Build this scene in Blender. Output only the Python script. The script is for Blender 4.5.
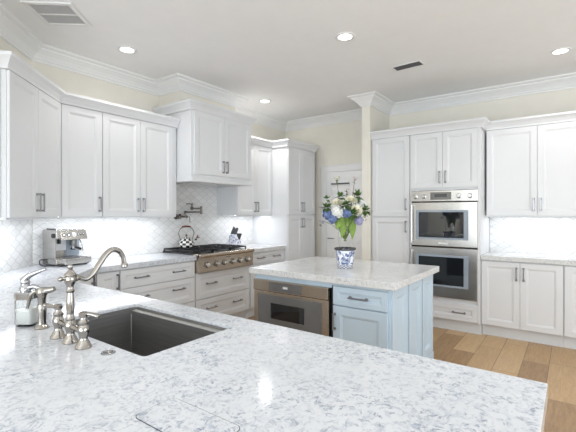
import bpy, bmesh, math, random
from mathutils import Vector, Matrix
random.seed(7)
PI = math.pi
R = math.radians
for o in list(bpy.data.objects):
    bpy.data.objects.remove(o)
SC = bpy.context.scene
COL = SC.collection

# ------------------------------------------------------------------ camera
cam_d = bpy.data.cameras.new('camera')
cam = bpy.data.objects.new('camera', cam_d)
COL.objects.link(cam)
cam.location = (0, 0, 1.40)
cam.rotation_euler = (R(90), 0, R(36.1 - 90))
cam_d.sensor_width = 36
cam_d.lens = 391 / 576 * 36
cam_d.shift_y = -3.7 / 576
cam_d.clip_start = 0.02
SC.camera = cam

# ------------------------------------------------------------------ view + world + big lights
SC.view_settings.view_transform = 'Standard'
SC.view_settings.look = 'None'
SC.view_settings.gamma = 1.0
SC.view_settings.use_curve_mapping = False
SC.view_settings.exposure = 0.27
W = bpy.data.worlds.new('world')
SC.world = W
W.use_nodes = True
bg = W.node_tree.nodes['Background']
bg.inputs[0].default_value = (0.80, 0.90, 1.0, 1)
bg.inputs[1].default_value = 1.0


def area(name, loc, rot, sx, sy, energy, color=(1, 1, 1), spread=180):
    d = bpy.data.lights.new(name, 'AREA')
    d.shape = 'RECTANGLE'
    d.size = sx
    d.size_y = sy
    d.energy = energy
    d.color = color
    d.spread = R(spread)
    o = bpy.data.objects.new(name, d)
    COL.objects.link(o)
    o.location = loc
    o.rotation_euler = rot
    return o


CEIL = 2.94
# daylight entering through the two big windows behind the camera and to its right
area('daylight_front', (-3.38, 0.0, 1.45), (R(131), 0, R(-90)), 4.4, 2.3, 170, (0.88, 0.95, 1.0))
area('daylight_near', (1.6, -3.38, 1.45), (R(131), 0, 0), 4.4, 2.3, 80, (0.88, 0.95, 1.0))

# ------------------------------------------------------------------ materials
MATS = {}


def mat(name, color, rough=0.5, metal=0.0, coat=0.0, noise=0.0, nscale=8.0, bump=0.0, bscale=60.0, emit=None, estr=0.0,
        trans=0.0, ior=1.45, stretch=None, spec=0.5):
    m = bpy.data.materials.new(name)
    m.use_nodes = True
    nt = m.node_tree
    b = nt.nodes['Principled BSDF']
    b.inputs['Base Color'].default_value = (*color, 1)
    b.inputs['Roughness'].default_value = rough
    b.inputs['Metallic'].default_value = metal
    b.inputs['Coat Weight'].default_value = coat
    b.inputs['Transmission Weight'].default_value = trans
    b.inputs['IOR'].default_value = ior
    b.inputs['Specular IOR Level'].default_value = spec
    if emit:
        b.inputs['Emission Color'].default_value = (*emit, 1)
        b.inputs['Emission Strength'].default_value = estr
    tc = nt.nodes.new('ShaderNodeTexCoord')
    src = tc.outputs['Object']
    if stretch:
        mp = nt.nodes.new('ShaderNodeMapping')
        mp.inputs['Scale'].default_value = stretch
        nt.links.new(src, mp.inputs[0])
        src = mp.outputs[0]
    if noise > 0:
        n = nt.nodes.new('ShaderNodeTexNoise')
        n.inputs['Scale'].default_value = nscale
        n.inputs['Detail'].default_value = 5
        nt.links.new(src, n.inputs['Vector'])
        cr = nt.nodes.new('ShaderNodeValToRGB')
        cr.color_ramp.elements[0].position = 0.3
        cr.color_ramp.elements[1].position = 0.7
        cr.color_ramp.elements[0].color = (*[max(0, c * (1 - noise)) for c in color], 1)
        cr.color_ramp.elements[1].color = (*[min(1, c * (1 + noise)) for c in color], 1)
        nt.links.new(n.outputs['Fac'], cr.inputs[0])
        nt.links.new(cr.outputs[0], b.inputs['Base Color'])
    if bump > 0:
        n2 = nt.nodes.new('ShaderNodeTexNoise')
        n2.inputs['Scale'].default_value = bscale
        n2.inputs['Detail'].default_value = 3
        nt.links.new(src, n2.inputs['Vector'])
        bp = nt.nodes.new('ShaderNodeBump')
        bp.inputs['Strength'].default_value = bump
        bp.inputs['Distance'].default_value = 0.002
        nt.links.new(n2.outputs['Fac'], bp.inputs['Height'])
        nt.links.new(bp.outputs[0], b.inputs['Normal'])
    MATS[name] = m
    return m


M_ceil = mat('ceiling_paint', (0.90, 0.90, 0.90), 0.8, noise=0.01, bump=0.05)
M_wall = mat('cream_wall_paint', (0.82, 0.785, 0.705), 0.75, noise=0.015, bump=0.05)
M_trim = mat('white_trim_paint', (0.84, 0.84, 0.835), 0.4, noise=0.01)
M_cab = mat('white_cabinet_lacquer', (0.75, 0.758, 0.772), 0.32, noise=0.01, nscale=3)
M_dark = mat('black_gap', (0.03, 0.03, 0.03), 0.6, noise=0.1)
M_blue = mat('pale_blue_lacquer', (0.55, 0.67, 0.775), 0.35, noise=0.015, nscale=3)
M_steel = mat('brushed_stainless', (0.60, 0.59, 0.575), 0.24, 0.95, noise=0.05, nscale=5, stretch=(1, 1, 60))
M_steel_floor = mat('stainless_floor_tint', (0.53, 0.455, 0.375), 0.22, 1.0, noise=0.05, nscale=5, stretch=(1, 1, 60))  # warm reflection of the wood floor put into the steel colour
M_satin = mat('satin_steel', (0.72, 0.71, 0.69), 0.38, 0.85, noise=0.05)
M_pull = mat('satin_nickel_pull', (0.30, 0.30, 0.32), 0.28, 0.9, noise=0.05)
M_nickel = mat('polished_nickel', (0.37, 0.35, 0.325), 0.15, 1.0, noise=0.05)
M_chrome = mat('chrome', (0.44, 0.45, 0.475), 0.08, 1.0, noise=0.03)
M_bronze = mat('aged_pewter', (0.17, 0.15, 0.135), 0.3, 0.9, noise=0.1)
M_sink = mat('dark_gunmetal_sink', (0.21, 0.207, 0.205), 0.42, 0.6, noise=0.12, nscale=6, stretch=(1, 1, 30))
M_iron = mat('black_cast_iron', (0.014, 0.014, 0.016), 0.42, noise=0.3, bump=0.3, bscale=300)
M_blackglass = mat('black_oven_glass', (0.012, 0.014, 0.018), 0.04, noise=0.1, coat=1.0)
M_blueglass = mat('blue_grey_oven_border', (0.33, 0.385, 0.45), 0.10, 0.0, noise=0.04, coat=1.0)
M_smoke = mat('smoked_grey_glass', (0.16, 0.16, 0.16), 0.10, 0.2, noise=0.04, coat=0.6)
M_black = mat('black_plastic', (0.015, 0.015, 0.016), 0.35, noise=0.1)
M_disp = mat('lcd_display', (0.03, 0.035, 0.045), 0.1, noise=0.1, coat=1.0)
M_badge = mat('pale_badge', (0.85, 0.86, 0.88), 0.3, 0.3, noise=0.02)
M_vent = mat('white_enamel_grille', (0.62, 0.62, 0.62), 0.5, noise=0.02)
M_steelgrey = mat('grey_filter', (0.33, 0.33, 0.335), 0.7, noise=0.05)
M_ventd = mat('dark_louvre', (0.12, 0.12, 0.125), 0.5, noise=0.1)
M_lamp = mat('lit_diffuser', (1, 1, 1), 0.5, emit=(1, 0.98, 0.95), estr=5.0)
M_led = mat('lit_led_strip', (1, 1, 1), 0.5, emit=(0.93, 0.96, 1.0), estr=4.0)
M_glass = mat('clear_glass', (0.97, 0.985, 0.98), 0.02, trans=1.0, ior=1.25)
M_thin = mat('thin_vase_glass', (0.985, 0.99, 0.99), 0.01, trans=1.0, ior=1.08)
M_pane = mat('door_glass', (0.88, 0.89, 0.90), 0.06, noise=0.01)
M_door = mat('white_door_paint', (0.86, 0.86, 0.86), 0.35, noise=0.01)
M_leaf = mat('green_leaf', (0.075, 0.15, 0.035), 0.45, noise=0.35, nscale=30)
M_lime = mat('lime_leaf', (0.18, 0.29, 0.035), 0.45, noise=0.25, nscale=25)
M_stem = mat('green_stem', (0.16, 0.24, 0.07), 0.5, noise=0.2)
M_twig = mat('brown_twig', (0.14, 0.09, 0.06), 0.7, noise=0.2)
M_cream = mat('cream_petals', (0.85, 0.82, 0.66), 0.55, noise=0.06, nscale=30)
M_white = mat('white_petals', (0.88, 0.88, 0.85), 0.55, noise=0.04, nscale=30)
M_hydr = mat('blue_petals', (0.15, 0.205, 0.39), 0.6, noise=0.5, nscale=70)
M_lav = mat('lavender_petals', (0.34, 0.33, 0.52), 0.6, noise=0.35, nscale=60)
M_pink = mat('dusty_pink_petals', (0.62, 0.46, 0.46), 0.6, noise=0.2, nscale=60)
M_bud = mat('yellow_green_bud', (0.55, 0.52, 0.20), 0.6, noise=0.2, nscale=60)
M_red = mat('dark_red_wood', (0.16, 0.045, 0.03), 0.35, noise=0.25, nscale=30)
M_knife = mat('dark_knife_handle', (0.075, 0.075, 0.08), 0.35, 0.4, noise=0.15)
M_soap = mat('clear_soap', (0.95, 0.95, 0.93), 0.05, trans=0.35, ior=1.33)
M_cord = mat('black_cord', (0.012, 0.012, 0.012), 0.5, noise=0.1)
M_sky = None


def nodes_of(name, rough=0.3):
    m = bpy.data.materials.new(name)
    m.use_nodes = True
    nt = m.node_tree
    b = nt.nodes['Principled BSDF']
    b.inputs['Roughness'].default_value = rough
    MATS[name] = m
    return m, nt, b


class NT:
    """small helper for maths nodes"""
    def __init__(s, nt):
        s.nt = nt

    def math(s, op, a, b=None, c=None):
        n = s.nt.nodes.new('ShaderNodeMath')
        n.operation = op
        for i, v in enumerate((a, b, c)):
            if v is None:
                continue
            if isinstance(v, (int, float)):
                n.inputs[i].default_value = v
            else:
                s.nt.links.new(v, n.inputs[i])
        return n.outputs[0]

    def mix(s, fac, a, b):
        n = s.nt.nodes.new('ShaderNodeMix')
        n.data_type = 'RGBA'
        for sock, v in ((n.inputs[0], fac), (n.inputs[6], a), (n.inputs[7], b)):
            if isinstance(v, (int, float)):
                sock.default_value = v
            elif isinstance(v, tuple):
                sock.default_value = (*v, 1)
            else:
                s.nt.links.new(v, sock)
        return n.outputs[2]

    def noise(s, vec, scale, detail=4, dist=0.0, rough=0.5):
        n = s.nt.nodes.new('ShaderNodeTexNoise')
        n.inputs['Scale'].default_value = scale
        n.inputs['Detail'].default_value = detail
        n.inputs['Distortion'].default_value = dist
        n.inputs['Roughness'].default_value = rough
        s.nt.links.new(vec, n.inputs['Vector'])
        return n.outputs['Fac']

    def ramp(s, v, stops):
        n = s.nt.nodes.new('ShaderNodeValToRGB')
        e = n.color_ramp.elements
        while len(e) < len(stops):
            e.new(0.5)
        for i, (p, c) in enumerate(stops):
            e[i].position = p
            e[i].color = (c, c, c, 1) if isinstance(c, (int, float)) else (*c, 1)
        s.nt.links.new(v, n.inputs[0])
        return n.outputs[0]


def quartz(name, base, blue, vein, warm):
    m, nt, b = nodes_of(name, 0.11)
    g = nt.nodes.new('ShaderNodeNewGeometry')
    h = NT(nt)
    p = g.outputs['Position']
    cloud = h.noise(p, 6.0, 5, 0.8)
    cloudm = h.ramp(cloud, [(0.36, 0.0), (0.66, 1.0)])
    c0 = h.mix(cloudm, base, warm)
    n1 = h.noise(p, 19.0, 9, 1.5, 0.62)
    v1 = h.ramp(n1, [(0.435, 0.0), (0.488, 1.0), (0.512, 1.0), (0.56, 0.0)])
    n2 = h.noise(p, 44.0, 6, 0.6, 0.7)
    sp = h.ramp(n2, [(0.46, 0.0), (0.60, 1.0)])
    n3 = h.noise(p, 4.0, 3, 0.5)
    msk = h.ramp(n3, [(0.30, 0.35), (0.62, 1.0)])
    f1 = h.math('MULTIPLY', h.math('MULTIPLY', v1, sp), msk)
    c1 = h.mix(h.math('MULTIPLY', f1, 0.95), c0, vein)
    n4 = h.noise(p, 38.0, 7, 1.0, 0.65)
    s2 = h.ramp(n4, [(0.51, 0.0), (0.66, 0.85)])
    c2 = h.mix(h.math('MULTIPLY', s2, msk), c1, blue)
    nt.links.new(c2, b.inputs['Base Color'])
    return m


M_quartz = quartz('white_quartz', (0.69, 0.705, 0.735), (0.44, 0.485, 0.57), (0.20, 0.245, 0.34), (0.65, 0.67, 0.70))
M_quartz2 = quartz('warm_white_quartz', (0.74, 0.745, 0.75), (0.58, 0.59, 0.61), (0.36, 0.36, 0.37), (0.68, 0.68, 0.675))


def tile(name, axis):
    """arabesque lantern tiles: axis picks the horizontal coordinate of the wall"""
    m, nt, b = nodes_of(name, 0.16)
    h = NT(nt)
    g = nt.nodes.new('ShaderNodeNewGeometry')
    s = nt.nodes.new('ShaderNodeSeparateXYZ')
    nt.links.new(g.outputs['Position'], s.inputs[0])
    if axis == 'x':
        u = s.outputs[0]
    elif axis == 'y':
        u = s.outputs[1]
    else:
        u = h.math('MULTIPLY', h.math('ADD', s.outputs[0], s.outputs[1]), 0.7071)
    z = s.outputs[2]
    un = h.math('DIVIDE', u, 0.138)
    zn = h.math('DIVIDE', z, 0.094)
    a = h.math('ADD', un, zn)
    c = h.math('SUBTRACT', un, zn)
    a2 = h.math('ADD', a, h.math('MULTIPLY', h.math('SINE', h.math('MULTIPLY', c, 2 * PI)), 0.05))
    c2 = h.math('ADD', c, h.math('MULTIPLY', h.math('SINE', h.math('MULTIPLY', a, 2 * PI)), 0.05))

    def edge(v):
        return h.math('ABSOLUTE', h.math('SUBTRACT', h.math('FRACT', v), 0.5))
    e = h.math('MAXIMUM', edge(a2), edge(c2))
    grout = h.ramp(e, [(0.45, 0.0), (0.478, 1.0)])
    cv = nt.nodes.new('ShaderNodeCombineXYZ')
    nt.links.new(h.math('FLOOR', a2), cv.inputs[0])
    nt.links.new(h.math('FLOOR', c2), cv.inputs[1])
    wn = nt.nodes.new('ShaderNodeTexWhiteNoise')
    nt.links.new(cv.outputs[0], wn.inputs['Vector'])
    cl = h.noise(g.outputs['Position'], 18.0, 5, 1.0)
    var = h.math('ADD', h.math('MULTIPLY', wn.outputs['Value'], 0.6), h.math('MULTIPLY', cl, 0.5))
    tc = h.ramp(var, [(0.1, (0.70, 0.695, 0.685)), (0.55, (0.79, 0.79, 0.785)), (0.95, (0.85, 0.85, 0.85))])
    colr = h.mix(grout, tc, (0.60, 0.605, 0.61))
    nt.links.new(colr, b.inputs['Base Color'])
    bp = nt.nodes.new('ShaderNodeBump')
    bp.inputs['Strength'].default_value = 0.3
    bp.inputs['Distance'].default_value = 0.003
    hh = h.ramp(e, [(0.36, 1.0), (0.48, 0.0)])
    nt.links.new(hh, bp.inputs['Height'])
    nt.links.new(bp.outputs[0], b.inputs['Normal'])
    return m


M_tile_back = tile('arabesque_tile_back', 'x')
M_tile_right = tile('arabesque_tile_right', 'y')
M_tile_diag = tile('arabesque_tile_diagonal', 'd')


def wood_floor():
    m, nt, b = nodes_of('oak_plank_floor', 0.34)
    h = NT(nt)
    g = nt.nodes.new('ShaderNodeNewGeometry')
    s = nt.nodes.new('ShaderNodeSeparateXYZ')
    nt.links.new(g.outputs['Position'], s.inputs[0])
    wy = h.math('DIVIDE', h.math('ADD', s.outputs[1], 10.072), 0.205)
    row = h.math('FLOOR', wy)
    wn = nt.nodes.new('ShaderNodeTexWhiteNoise')
    wn.noise_dimensions = '1D'
    nt.links.new(row, wn.inputs['W'])
    wx = h.math('ADD', h.math('DIVIDE', s.outputs[0], 0.85), h.math('MULTIPLY', wn.outputs['Value'], 7.3))
    colm = h.math('FLOOR', wx)
    cv = nt.nodes.new('ShaderNodeCombineXYZ')
    nt.links.new(row, cv.inputs[0])
    nt.links.new(colm, cv.inputs[1])
    w2 = nt.nodes.new('ShaderNodeTexWhiteNoise')
    nt.links.new(cv.outputs[0], w2.inputs['Vector'])
    mp = nt.nodes.new('ShaderNodeMapping')
    mp.inputs['Scale'].default_value = (3.0, 26.0, 1.0)
    nt.links.new(g.outputs['Position'], mp.inputs[0])
    off = nt.nodes.new('ShaderNodeVectorMath')
    off.operation = 'MULTIPLY_ADD'
    nt.links.new(w2.outputs['Color'], off.inputs[0])
    off.inputs[1].default_value = (40, 40, 40)
    nt.links.new(mp.outputs[0], off.inputs[2])
    gr = h.noise(off.outputs[0], 1.6, 7, 1.2, 0.6)
    fine = h.noise(off.outputs[0], 7.0, 4, 0.5, 0.6)
    tone = h.math('ADD', h.math('ADD', h.math('MULTIPLY', w2.outputs['Value'], 0.42), 0.10), h.math('MULTIPLY', gr, 0.55))
    tone = h.math('ADD', tone, h.math('MULTIPLY', fine, 0.22))
    c = h.ramp(tone, [(0.30, (0.17, 0.093, 0.038)), (0.55, (0.36, 0.215, 0.098)), (0.80, (0.52, 0.335, 0.165)), (1.0, (0.62, 0.43, 0.235))])
    ey = h.math('ABSOLUTE', h.math('SUBTRACT', h.math('FRACT', wy), 0.5))
    ex = h.math('ABSOLUTE', h.math('SUBTRACT', h.math('FRACT', wx), 0.5))
    gy = h.math('GREATER_THAN', ey, 0.488)
    gx = h.math('GREATER_THAN', ex, 0.4972)
    gap = h.math('MAXIMUM', gy, gx)
    colr = h.mix(h.math('MULTIPLY', gap, 0.75), c, (0.07, 0.04, 0.02))
    nt.links.new(colr, b.inputs['Base Color'])
    bp = nt.nodes.new('ShaderNodeBump')
    bp.inputs['Strength'].default_value = 0.25
    bp.inputs['Distance'].default_value = 0.002
    nt.links.new(h.math('SUBTRACT', fine, gap), bp.inputs['Height'])
    nt.links.new(bp.outputs[0], b.inputs['Normal'])
    return m


M_floor = wood_floor()


def checker_lathe(name, n_around, zsize, c1, c2, rough=0.12, zoff=0.0):
    """checks painted round a turned body (object space)"""
    m, nt, b = nodes_of(name, rough)
    h = NT(nt)
    tc = nt.nodes.new('ShaderNodeTexCoord')
    s = nt.nodes.new('ShaderNodeSeparateXYZ')
    nt.links.new(tc.outputs['Object'], s.inputs[0])
    an = h.math('MULTIPLY', h.math('ARCTAN2', s.outputs[1], s.outputs[0]), n_around / (2 * PI))
    zz = h.math('DIVIDE', h.math('ADD', s.outputs[2], zoff), zsize)
    k = h.math('ADD', h.math('FLOOR', an), h.math('FLOOR', zz))
    par = h.math('GREATER_THAN', h.math('ABSOLUTE', h.math('SUBTRACT', h.math('FRACT', h.math('MULTIPLY', k, 0.5)), 0.25)), 0.2)
    par = h.math('GREATER_THAN', h.math('FRACT', h.math('MULTIPLY', k, 0.5)), 0.25)
    nt.links.new(h.mix(par, c1, c2), b.inputs['Base Color'])
    return m


M_check = checker_lathe('black_white_checks', 14, 0.027, (0.02, 0.02, 0.02), (0.86, 0.85, 0.82))
M_rimcheck = checker_lathe('dark_checked_rim', 30, 0.008, (0.012, 0.012, 0.015), (0.09, 0.092, 0.10))
M_potcheck = checker_lathe('blue_check_band', 26, 0.010, (0.05, 0.06, 0.12), (0.84, 0.86, 0.9))


def pot_mat(name, c_base, c_blue, scale, lo, hi):
    m, nt, b = nodes_of(name, 0.12)
    h = NT(nt)
    tc = nt.nodes.new('ShaderNodeTexCoord')
    n = h.noise(tc.outputs['Object'], scale, 4, 0.8, 0.55)
    f = h.ramp(n, [(lo, 0.0), (hi, 1.0)])
    n2 = h.noise(tc.outputs['Object'], scale * 1.9, 3, 0.4)
    c2 = h.mix(h.ramp(n2, [(0.4, 0.0), (0.6, 1.0)]), c_blue, tuple(0.5 * (x + y) for x, y in zip(c_blue, c_base)))
    nt.links.new(h.mix(f, c_base, c2), b.inputs['Base Color'])
    return m


M_pot = pot_mat('blue_white_porcelain', (0.84, 0.87, 0.92), (0.03, 0.07, 0.26), 30, 0.46, 0.51)
M_block = pot_mat('blue_floral_enamel', (0.82, 0.83, 0.87), (0.13, 0.16, 0.33), 42, 0.48, 0.55)

# ------------------------------------------------------------------ mesh helpers


class MB:
    def __init__(s):
        s.bm = bmesh.new()

    def box(s, x0, x1, y0, y1, z0, z1, bev=0.0, seg=1, mtx=None):
        x0, x1 = min(x0, x1), max(x0, x1)
        y0, y1 = min(y0, y1), max(y0, y1)
        z0, z1 = min(z0, z1), max(z0, z1)
        t = bmesh.new()
        bmesh.ops.create_cube(t, size=1)
        for v in t.verts:
            v.co = Vector(((x0 + x1) / 2 + v.co.x * (x1 - x0), (y0 + y1) / 2 + v.co.y * (y1 - y0), (z0 + z1) / 2 + v.co.z * (z1 - z0)))
        if bev:
            bmesh.ops.bevel(t, geom=t.edges[:], offset=bev, segments=seg, affect='EDGES', profile=0.5)
        if mtx:
            t.transform(mtx)
        s.merge(t)
        return s

    def merge(s, t):
        me = bpy.data.meshes.new('tmp')
        t.to_mesh(me)
        t.free()
        s.bm.from_mesh(me)
        bpy.data.meshes.remove(me)

    def loops(s, rings, cap0=True, cap1=True, closed_ring=True):
        """skin successive rings of points"""
        vs = [[s.bm.verts.new(p) for p in r] for r in rings]
        n = len(rings[0])
        for a, b in zip(vs, vs[1:]):
            for i in range(n if closed_ring else n - 1):
                j = (i + 1) % n
                s.bm.faces.new((a[i], a[j], b[j], b[i]))
        if cap0:
            s.bm.faces.new(vs[0][::-1])
        if cap1:
            s.bm.faces.new(vs[-1])
        return s

    def lathe(s, prof, c=(0, 0, 0), n=24, axis=None, cap=True, squash=1.0):
        """prof: list of (r, h) up the axis"""
        rings = []
        ax = Vector(axis).normalized() if axis else Vector((0, 0, 1))
        q = Vector((0, 0, 1)).rotation_difference(ax)
        for r, h in prof:
            r = max(r, 1e-4)
            rings.append([Vector(c) + q @ Vector((r * math.cos(2 * PI * k / n), squash * r * math.sin(2 * PI * k / n), h)) for k in range(n)])
        return s.loops(rings, cap, cap)

    def tube(s, pts, r, n=10, smooth=0):
        pts = [Vector(p) for p in pts]
        rs = list(r) if isinstance(r, (list, tuple)) else [r] * len(pts)
        if smooth:
            P, Q = [], []
            m = len(pts)
            for i in range(m - 1):
                p0, p1, p2, p3 = pts[max(i - 1, 0)], pts[i], pts[i + 1], pts[min(i + 2, m - 1)]
                for k in range(smooth):
                    t = k / smooth
                    P.append(0.5 * ((2 * p1) + (p2 - p0) * t + (2 * p0 - 5 * p1 + 4 * p2 - p3) * t * t + (3 * p1 - p0 - 3 * p2 + p3) * t ** 3))
                    Q.append(rs[i] * (1 - t) + rs[i + 1] * t)
            P.append(pts[-1])
            Q.append(rs[-1])
            pts, rs = P, Q
        rings = []
        prev = None
        for i, p in enumerate(pts):
            t = (pts[min(i + 1, len(pts) - 1)] - pts[max(i - 1, 0)]).normalized()
            if prev is None:
                a = Vector((0, 0, 1)) if abs(t.z) < 0.9 else Vector((1, 0, 0))
                u = t.cross(a).normalized()
            else:
                u = (prev - t * prev.dot(t)).normalized()
            prev = u
            w = t.cross(u)
            rings.append([p + rs[i] * (math.cos(2 * PI * k / n) * u + math.sin(2 * PI * k / n) * w) for k in range(n)])
        return s.loops(rings)

    def sphere(s, c, r, scale=(1, 1, 1), sub=2, mtx=None):
        t = bmesh.new()
        bmesh.ops.create_icosphere(t, subdivisions=sub, radius=r)
        for v in t.verts:
            v.co = Vector((v.co.x * scale[0], v.co.y * scale[1], v.co.z * scale[2]))
        if mtx:
            t.transform(mtx)
        bmesh.ops.translate(t, verts=t.verts[:], vec=c)
        s.merge(t)
        return s

    def panel(s, x0, x1, z0, z1, y0, rects):
        """front loft of a door/drawer face: rects = [(inset, y)], back plane at y0"""
        def ring(ins, y):
            return [(x0 + ins, y, z0 + ins), (x1 - ins, y, z0 + ins), (x1 - ins, y, z1 - ins), (x0 + ins, y, z1 - ins)]
        return s.loops([ring(0, y0)] + [ring(i, y) for i, y in rects])

    def build(s, name, m, parent=None, smooth=False, loc=None, rot=None):
        bmesh.ops.recalc_face_normals(s.bm, faces=s.bm.faces[:])
        me = bpy.data.meshes.new(name)
        s.bm.to_mesh(me)
        s.bm.free()
        me.materials.append(m)
        if smooth:
            for p in me.polygons:
                p.use_smooth = True
            try:
                me.set_sharp_from_angle(angle=R(38))
            except Exception:
                pass
        o = bpy.data.objects.new(name, me)
        COL.objects.link(o)
        if parent:
            o.parent = parent
        if loc:
            o.location = loc
        if rot:
            o.rotation_euler = rot
        return o


def tag(o, label=None, cat=None, group=None, kind=None):
    if label:
        o['label'] = label
    if cat:
        o['category'] = cat
    if group:
        o['group'] = group
    if kind:
        o['kind'] = kind
    return o


def thing(name, label, cat, loc=(0, 0, 0), rz=0.0, group=None):
    o = bpy.data.objects.new(name, None)
    o.empty_display_size = 0.1
    COL.objects.link(o)
    o.location = loc
    o.rotation_euler = (0, 0, rz)
    return tag(o, label, cat, group)


def struct(name, mb, m, smooth=False):
    return tag(mb.build(name, m, None, smooth), kind='structure')


def sweep(path, prof, closed=False):
    """mitred moulding: path of (x, y), prof of (out, z); out = to the right of travel"""
    mb = MB()
    n = len(path)
    rings = []
    for i, p in enumerate(path):
        p = Vector(p)
        d0 = (p - Vector(path[i - 1])).normalized() if i > 0 else None
        d1 = (Vector(path[i + 1]) - p).normalized() if i < n - 1 else None
        d0 = d0 or d1
        d1 = d1 or d0
        n0 = Vector((d0.y, -d0.x))
        n1 = Vector((d1.y, -d1.x))
        mdir = (n0 + n1).normalized()
        k = 1.0 / max(0.3, mdir.dot(n0))
        rings.append([(p.x + mdir.x * o * k, p.y + mdir.y * o * k, z) for o, z in prof])
    mb.loops(rings)
    return mb


def polyslab(outer, z0, z1, hole=None, bev=0.003):
    bm = bmesh.new()

    def ring(pts):
        vs = [bm.verts.new((x, y, z1)) for x, y in pts]
        es = [bm.edges.new((vs[i], vs[(i + 1) % len(vs)])) for i in range(len(vs))]
        return vs, es
    vo, eo = ring(outer)
    edges = eo[:]
    vh = []
    if hole:
        vh, eh = ring(hole)
        edges += eh
    bmesh.ops.triangle_fill(bm, edges=edges, use_beauty=True, use_dissolve=False)
    for f in bm.faces:
        f.normal_update()
        if f.normal.z < 0:
            f.normal_flip()
    top = bm.faces[:]
    mp = {}
    for v in vo + vh:
        mp[v] = bm.verts.new((v.co.x, v.co.y, z0))
    for f in top:
        bm.faces.new([mp[v] for v in f.verts][::-1])
    for vs in (vo, vh):
        for i in range(len(vs)):
            a, b = vs[i], vs[(i + 1) % len(vs)]
            bm.faces.new((a, b, mp[b], mp[a]))
    mb = MB()
    mb.bm.free()
    mb.bm = bm
    return mb


def add_bevel(o, w=0.003, seg=2):
    md = o.modifiers.new('bevel', 'BEVEL')
    md.width = w
    md.segments = seg
    md.limit_method = 'ANGLE'
    md.angle_limit = R(40)
    return o


# ------------------------------------------------------------------ room shell
YW, XW = 4.05, 5.47
struct('floor', MB().box(-3.6, 5.6, -3.6, 4.2, -0.1, 0.0), M_floor)
struct('ceiling', MB().box(-3.6, 5.6, -3.6, 4.2, CEIL, CEIL + 0.1), M_ceil)
struct('wall_back', MB().box(1.40, 5.57, YW, YW + 0.1, 0, CEIL), M_wall)
struct('wall_right', MB().box(XW, XW + 0.1, -3.6, 4.15, 0, CEIL), M_wall)
mbd = MB()
dl = math.hypot(1.52 - 0.25, 4.05 - 2.78)
mbd.box(-0.02, dl + 0.0, 0, 0.1, 0, CEIL, mtx=Matrix.Translation((0.25, 2.78, 0)) @ Matrix.Rotation(R(45), 4, 'Z'))
struct('wall_diagonal', mbd, M_wall)
struct('wall_left', MB().box(-3.6, 0.25, 2.78, 2.88, 0, CEIL), M_wall)
struct('wall_wing', MB().box(4.80, XW, 2.165, 2.28, 0, CEIL), M_wall)
struct('wall_chase', MB().box(2.91, 3.83, 3.67, YW, 2.60, CEIL), M_wall)
# walls behind the camera with their big window openings
struct('wall_front', MB().box(-3.6, -3.5, -3.6, -2.2, 0, CEIL).box(-3.6, -3.5, 2.2, 2.88, 0, CEIL)
       .box(-3.6, -3.5, -2.2, 2.2, 2.6, CEIL).box(-3.6, -3.5, -2.2, 2.2, 0, 0.3), M_wall)
struct('wall_near', MB().box(-3.6, -0.6, -3.6, -3.5, 0, CEIL).box(3.8, 5.57, -3.6, -3.5, 0, CEIL)
       .box(-0.6, 3.8, -3.6, -3.5, 2.6, CEIL).box(-0.6, 3.8, -3.6, -3.5, 0, 0.3), M_wall)
w = MB()
for y in (-2.2, -0.75, 0.70, 2.14):
    w.box(-3.58, -3.50, y, y + 0.06, 0.3, 2.6)
w.box(-3.58, -3.50, -2.2, 2.2, 0.3, 0.36).box(-3.58, -3.50, -2.2, 2.2, 2.54, 2.6)
struct('window_1', w, M_trim)
w = MB()
for x in (-0.6, 0.85, 2.30, 3.74):
    w.box(x, x + 0.06, -3.58, -3.50, 0.3, 2.6)
w.box(-0.6, 3.8, -3.58, -3.50, 0.3, 0.36).box(-0.6, 3.8, -3.58, -3.50, 2.54, 2.6)
struct('window_2', w, M_trim)

# ceiling crown moulding
c = CEIL
CP = [(0, c - 0.135), (0.014, c - 0.135), (0.018, c - 0.120), (0.030, c - 0.112), (0.036, c - 0.098), (0.060, c - 0.072),
      (0.092, c - 0.048), (0.104, c - 0.040), (0.108, c - 0.028), (0.128, c - 0.022), (0.142, c - 0.014), (0.146, c - 0.001), (0, c - 0.001)]
path = [(0.25, 2.78), (1.52, 4.05), (2.91, 4.05), (2.91, 3.67), (3.83, 3.67), (3.83, 4.05), (XW, 4.05), (XW, 2.28), (4.80, 2.28),
        (4.80, 2.165), (XW, 2.165), (XW, -3.5)]
struct('trim_1', sweep(path, CP), M_trim)
struct('baseboard_right', MB().box(XW - 0.015, XW, 3.32, 3.35, 0, 0.14).box(XW - 0.015, XW, 2.28, 2.5, 0, 0.14), M_trim)

# tile backsplashes fixed to the walls
struct('wall_tile_back', MB().box(1.53, 4.60, YW - 0.010, YW, 0.905, 1.80), M_tile_back)
mbd = MB()
mbd.box(0.0, dl - 0.008, -0.010, 0, 0.905, 1.40, mtx=Matrix.Translation((0.25, 2.78, 0)) @ Matrix.Rotation(R(45), 4, 'Z'))
struct('wall_tile_diagonal', mbd, M_tile_diag)
struct('wall_tile_right', MB().box(XW - 0.010, XW, -0.70, 0.845, 0.905, 1.40), M_tile_right)

# ------------------------------------------------------------------ cabinet parts
RAIL = 0.058


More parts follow.
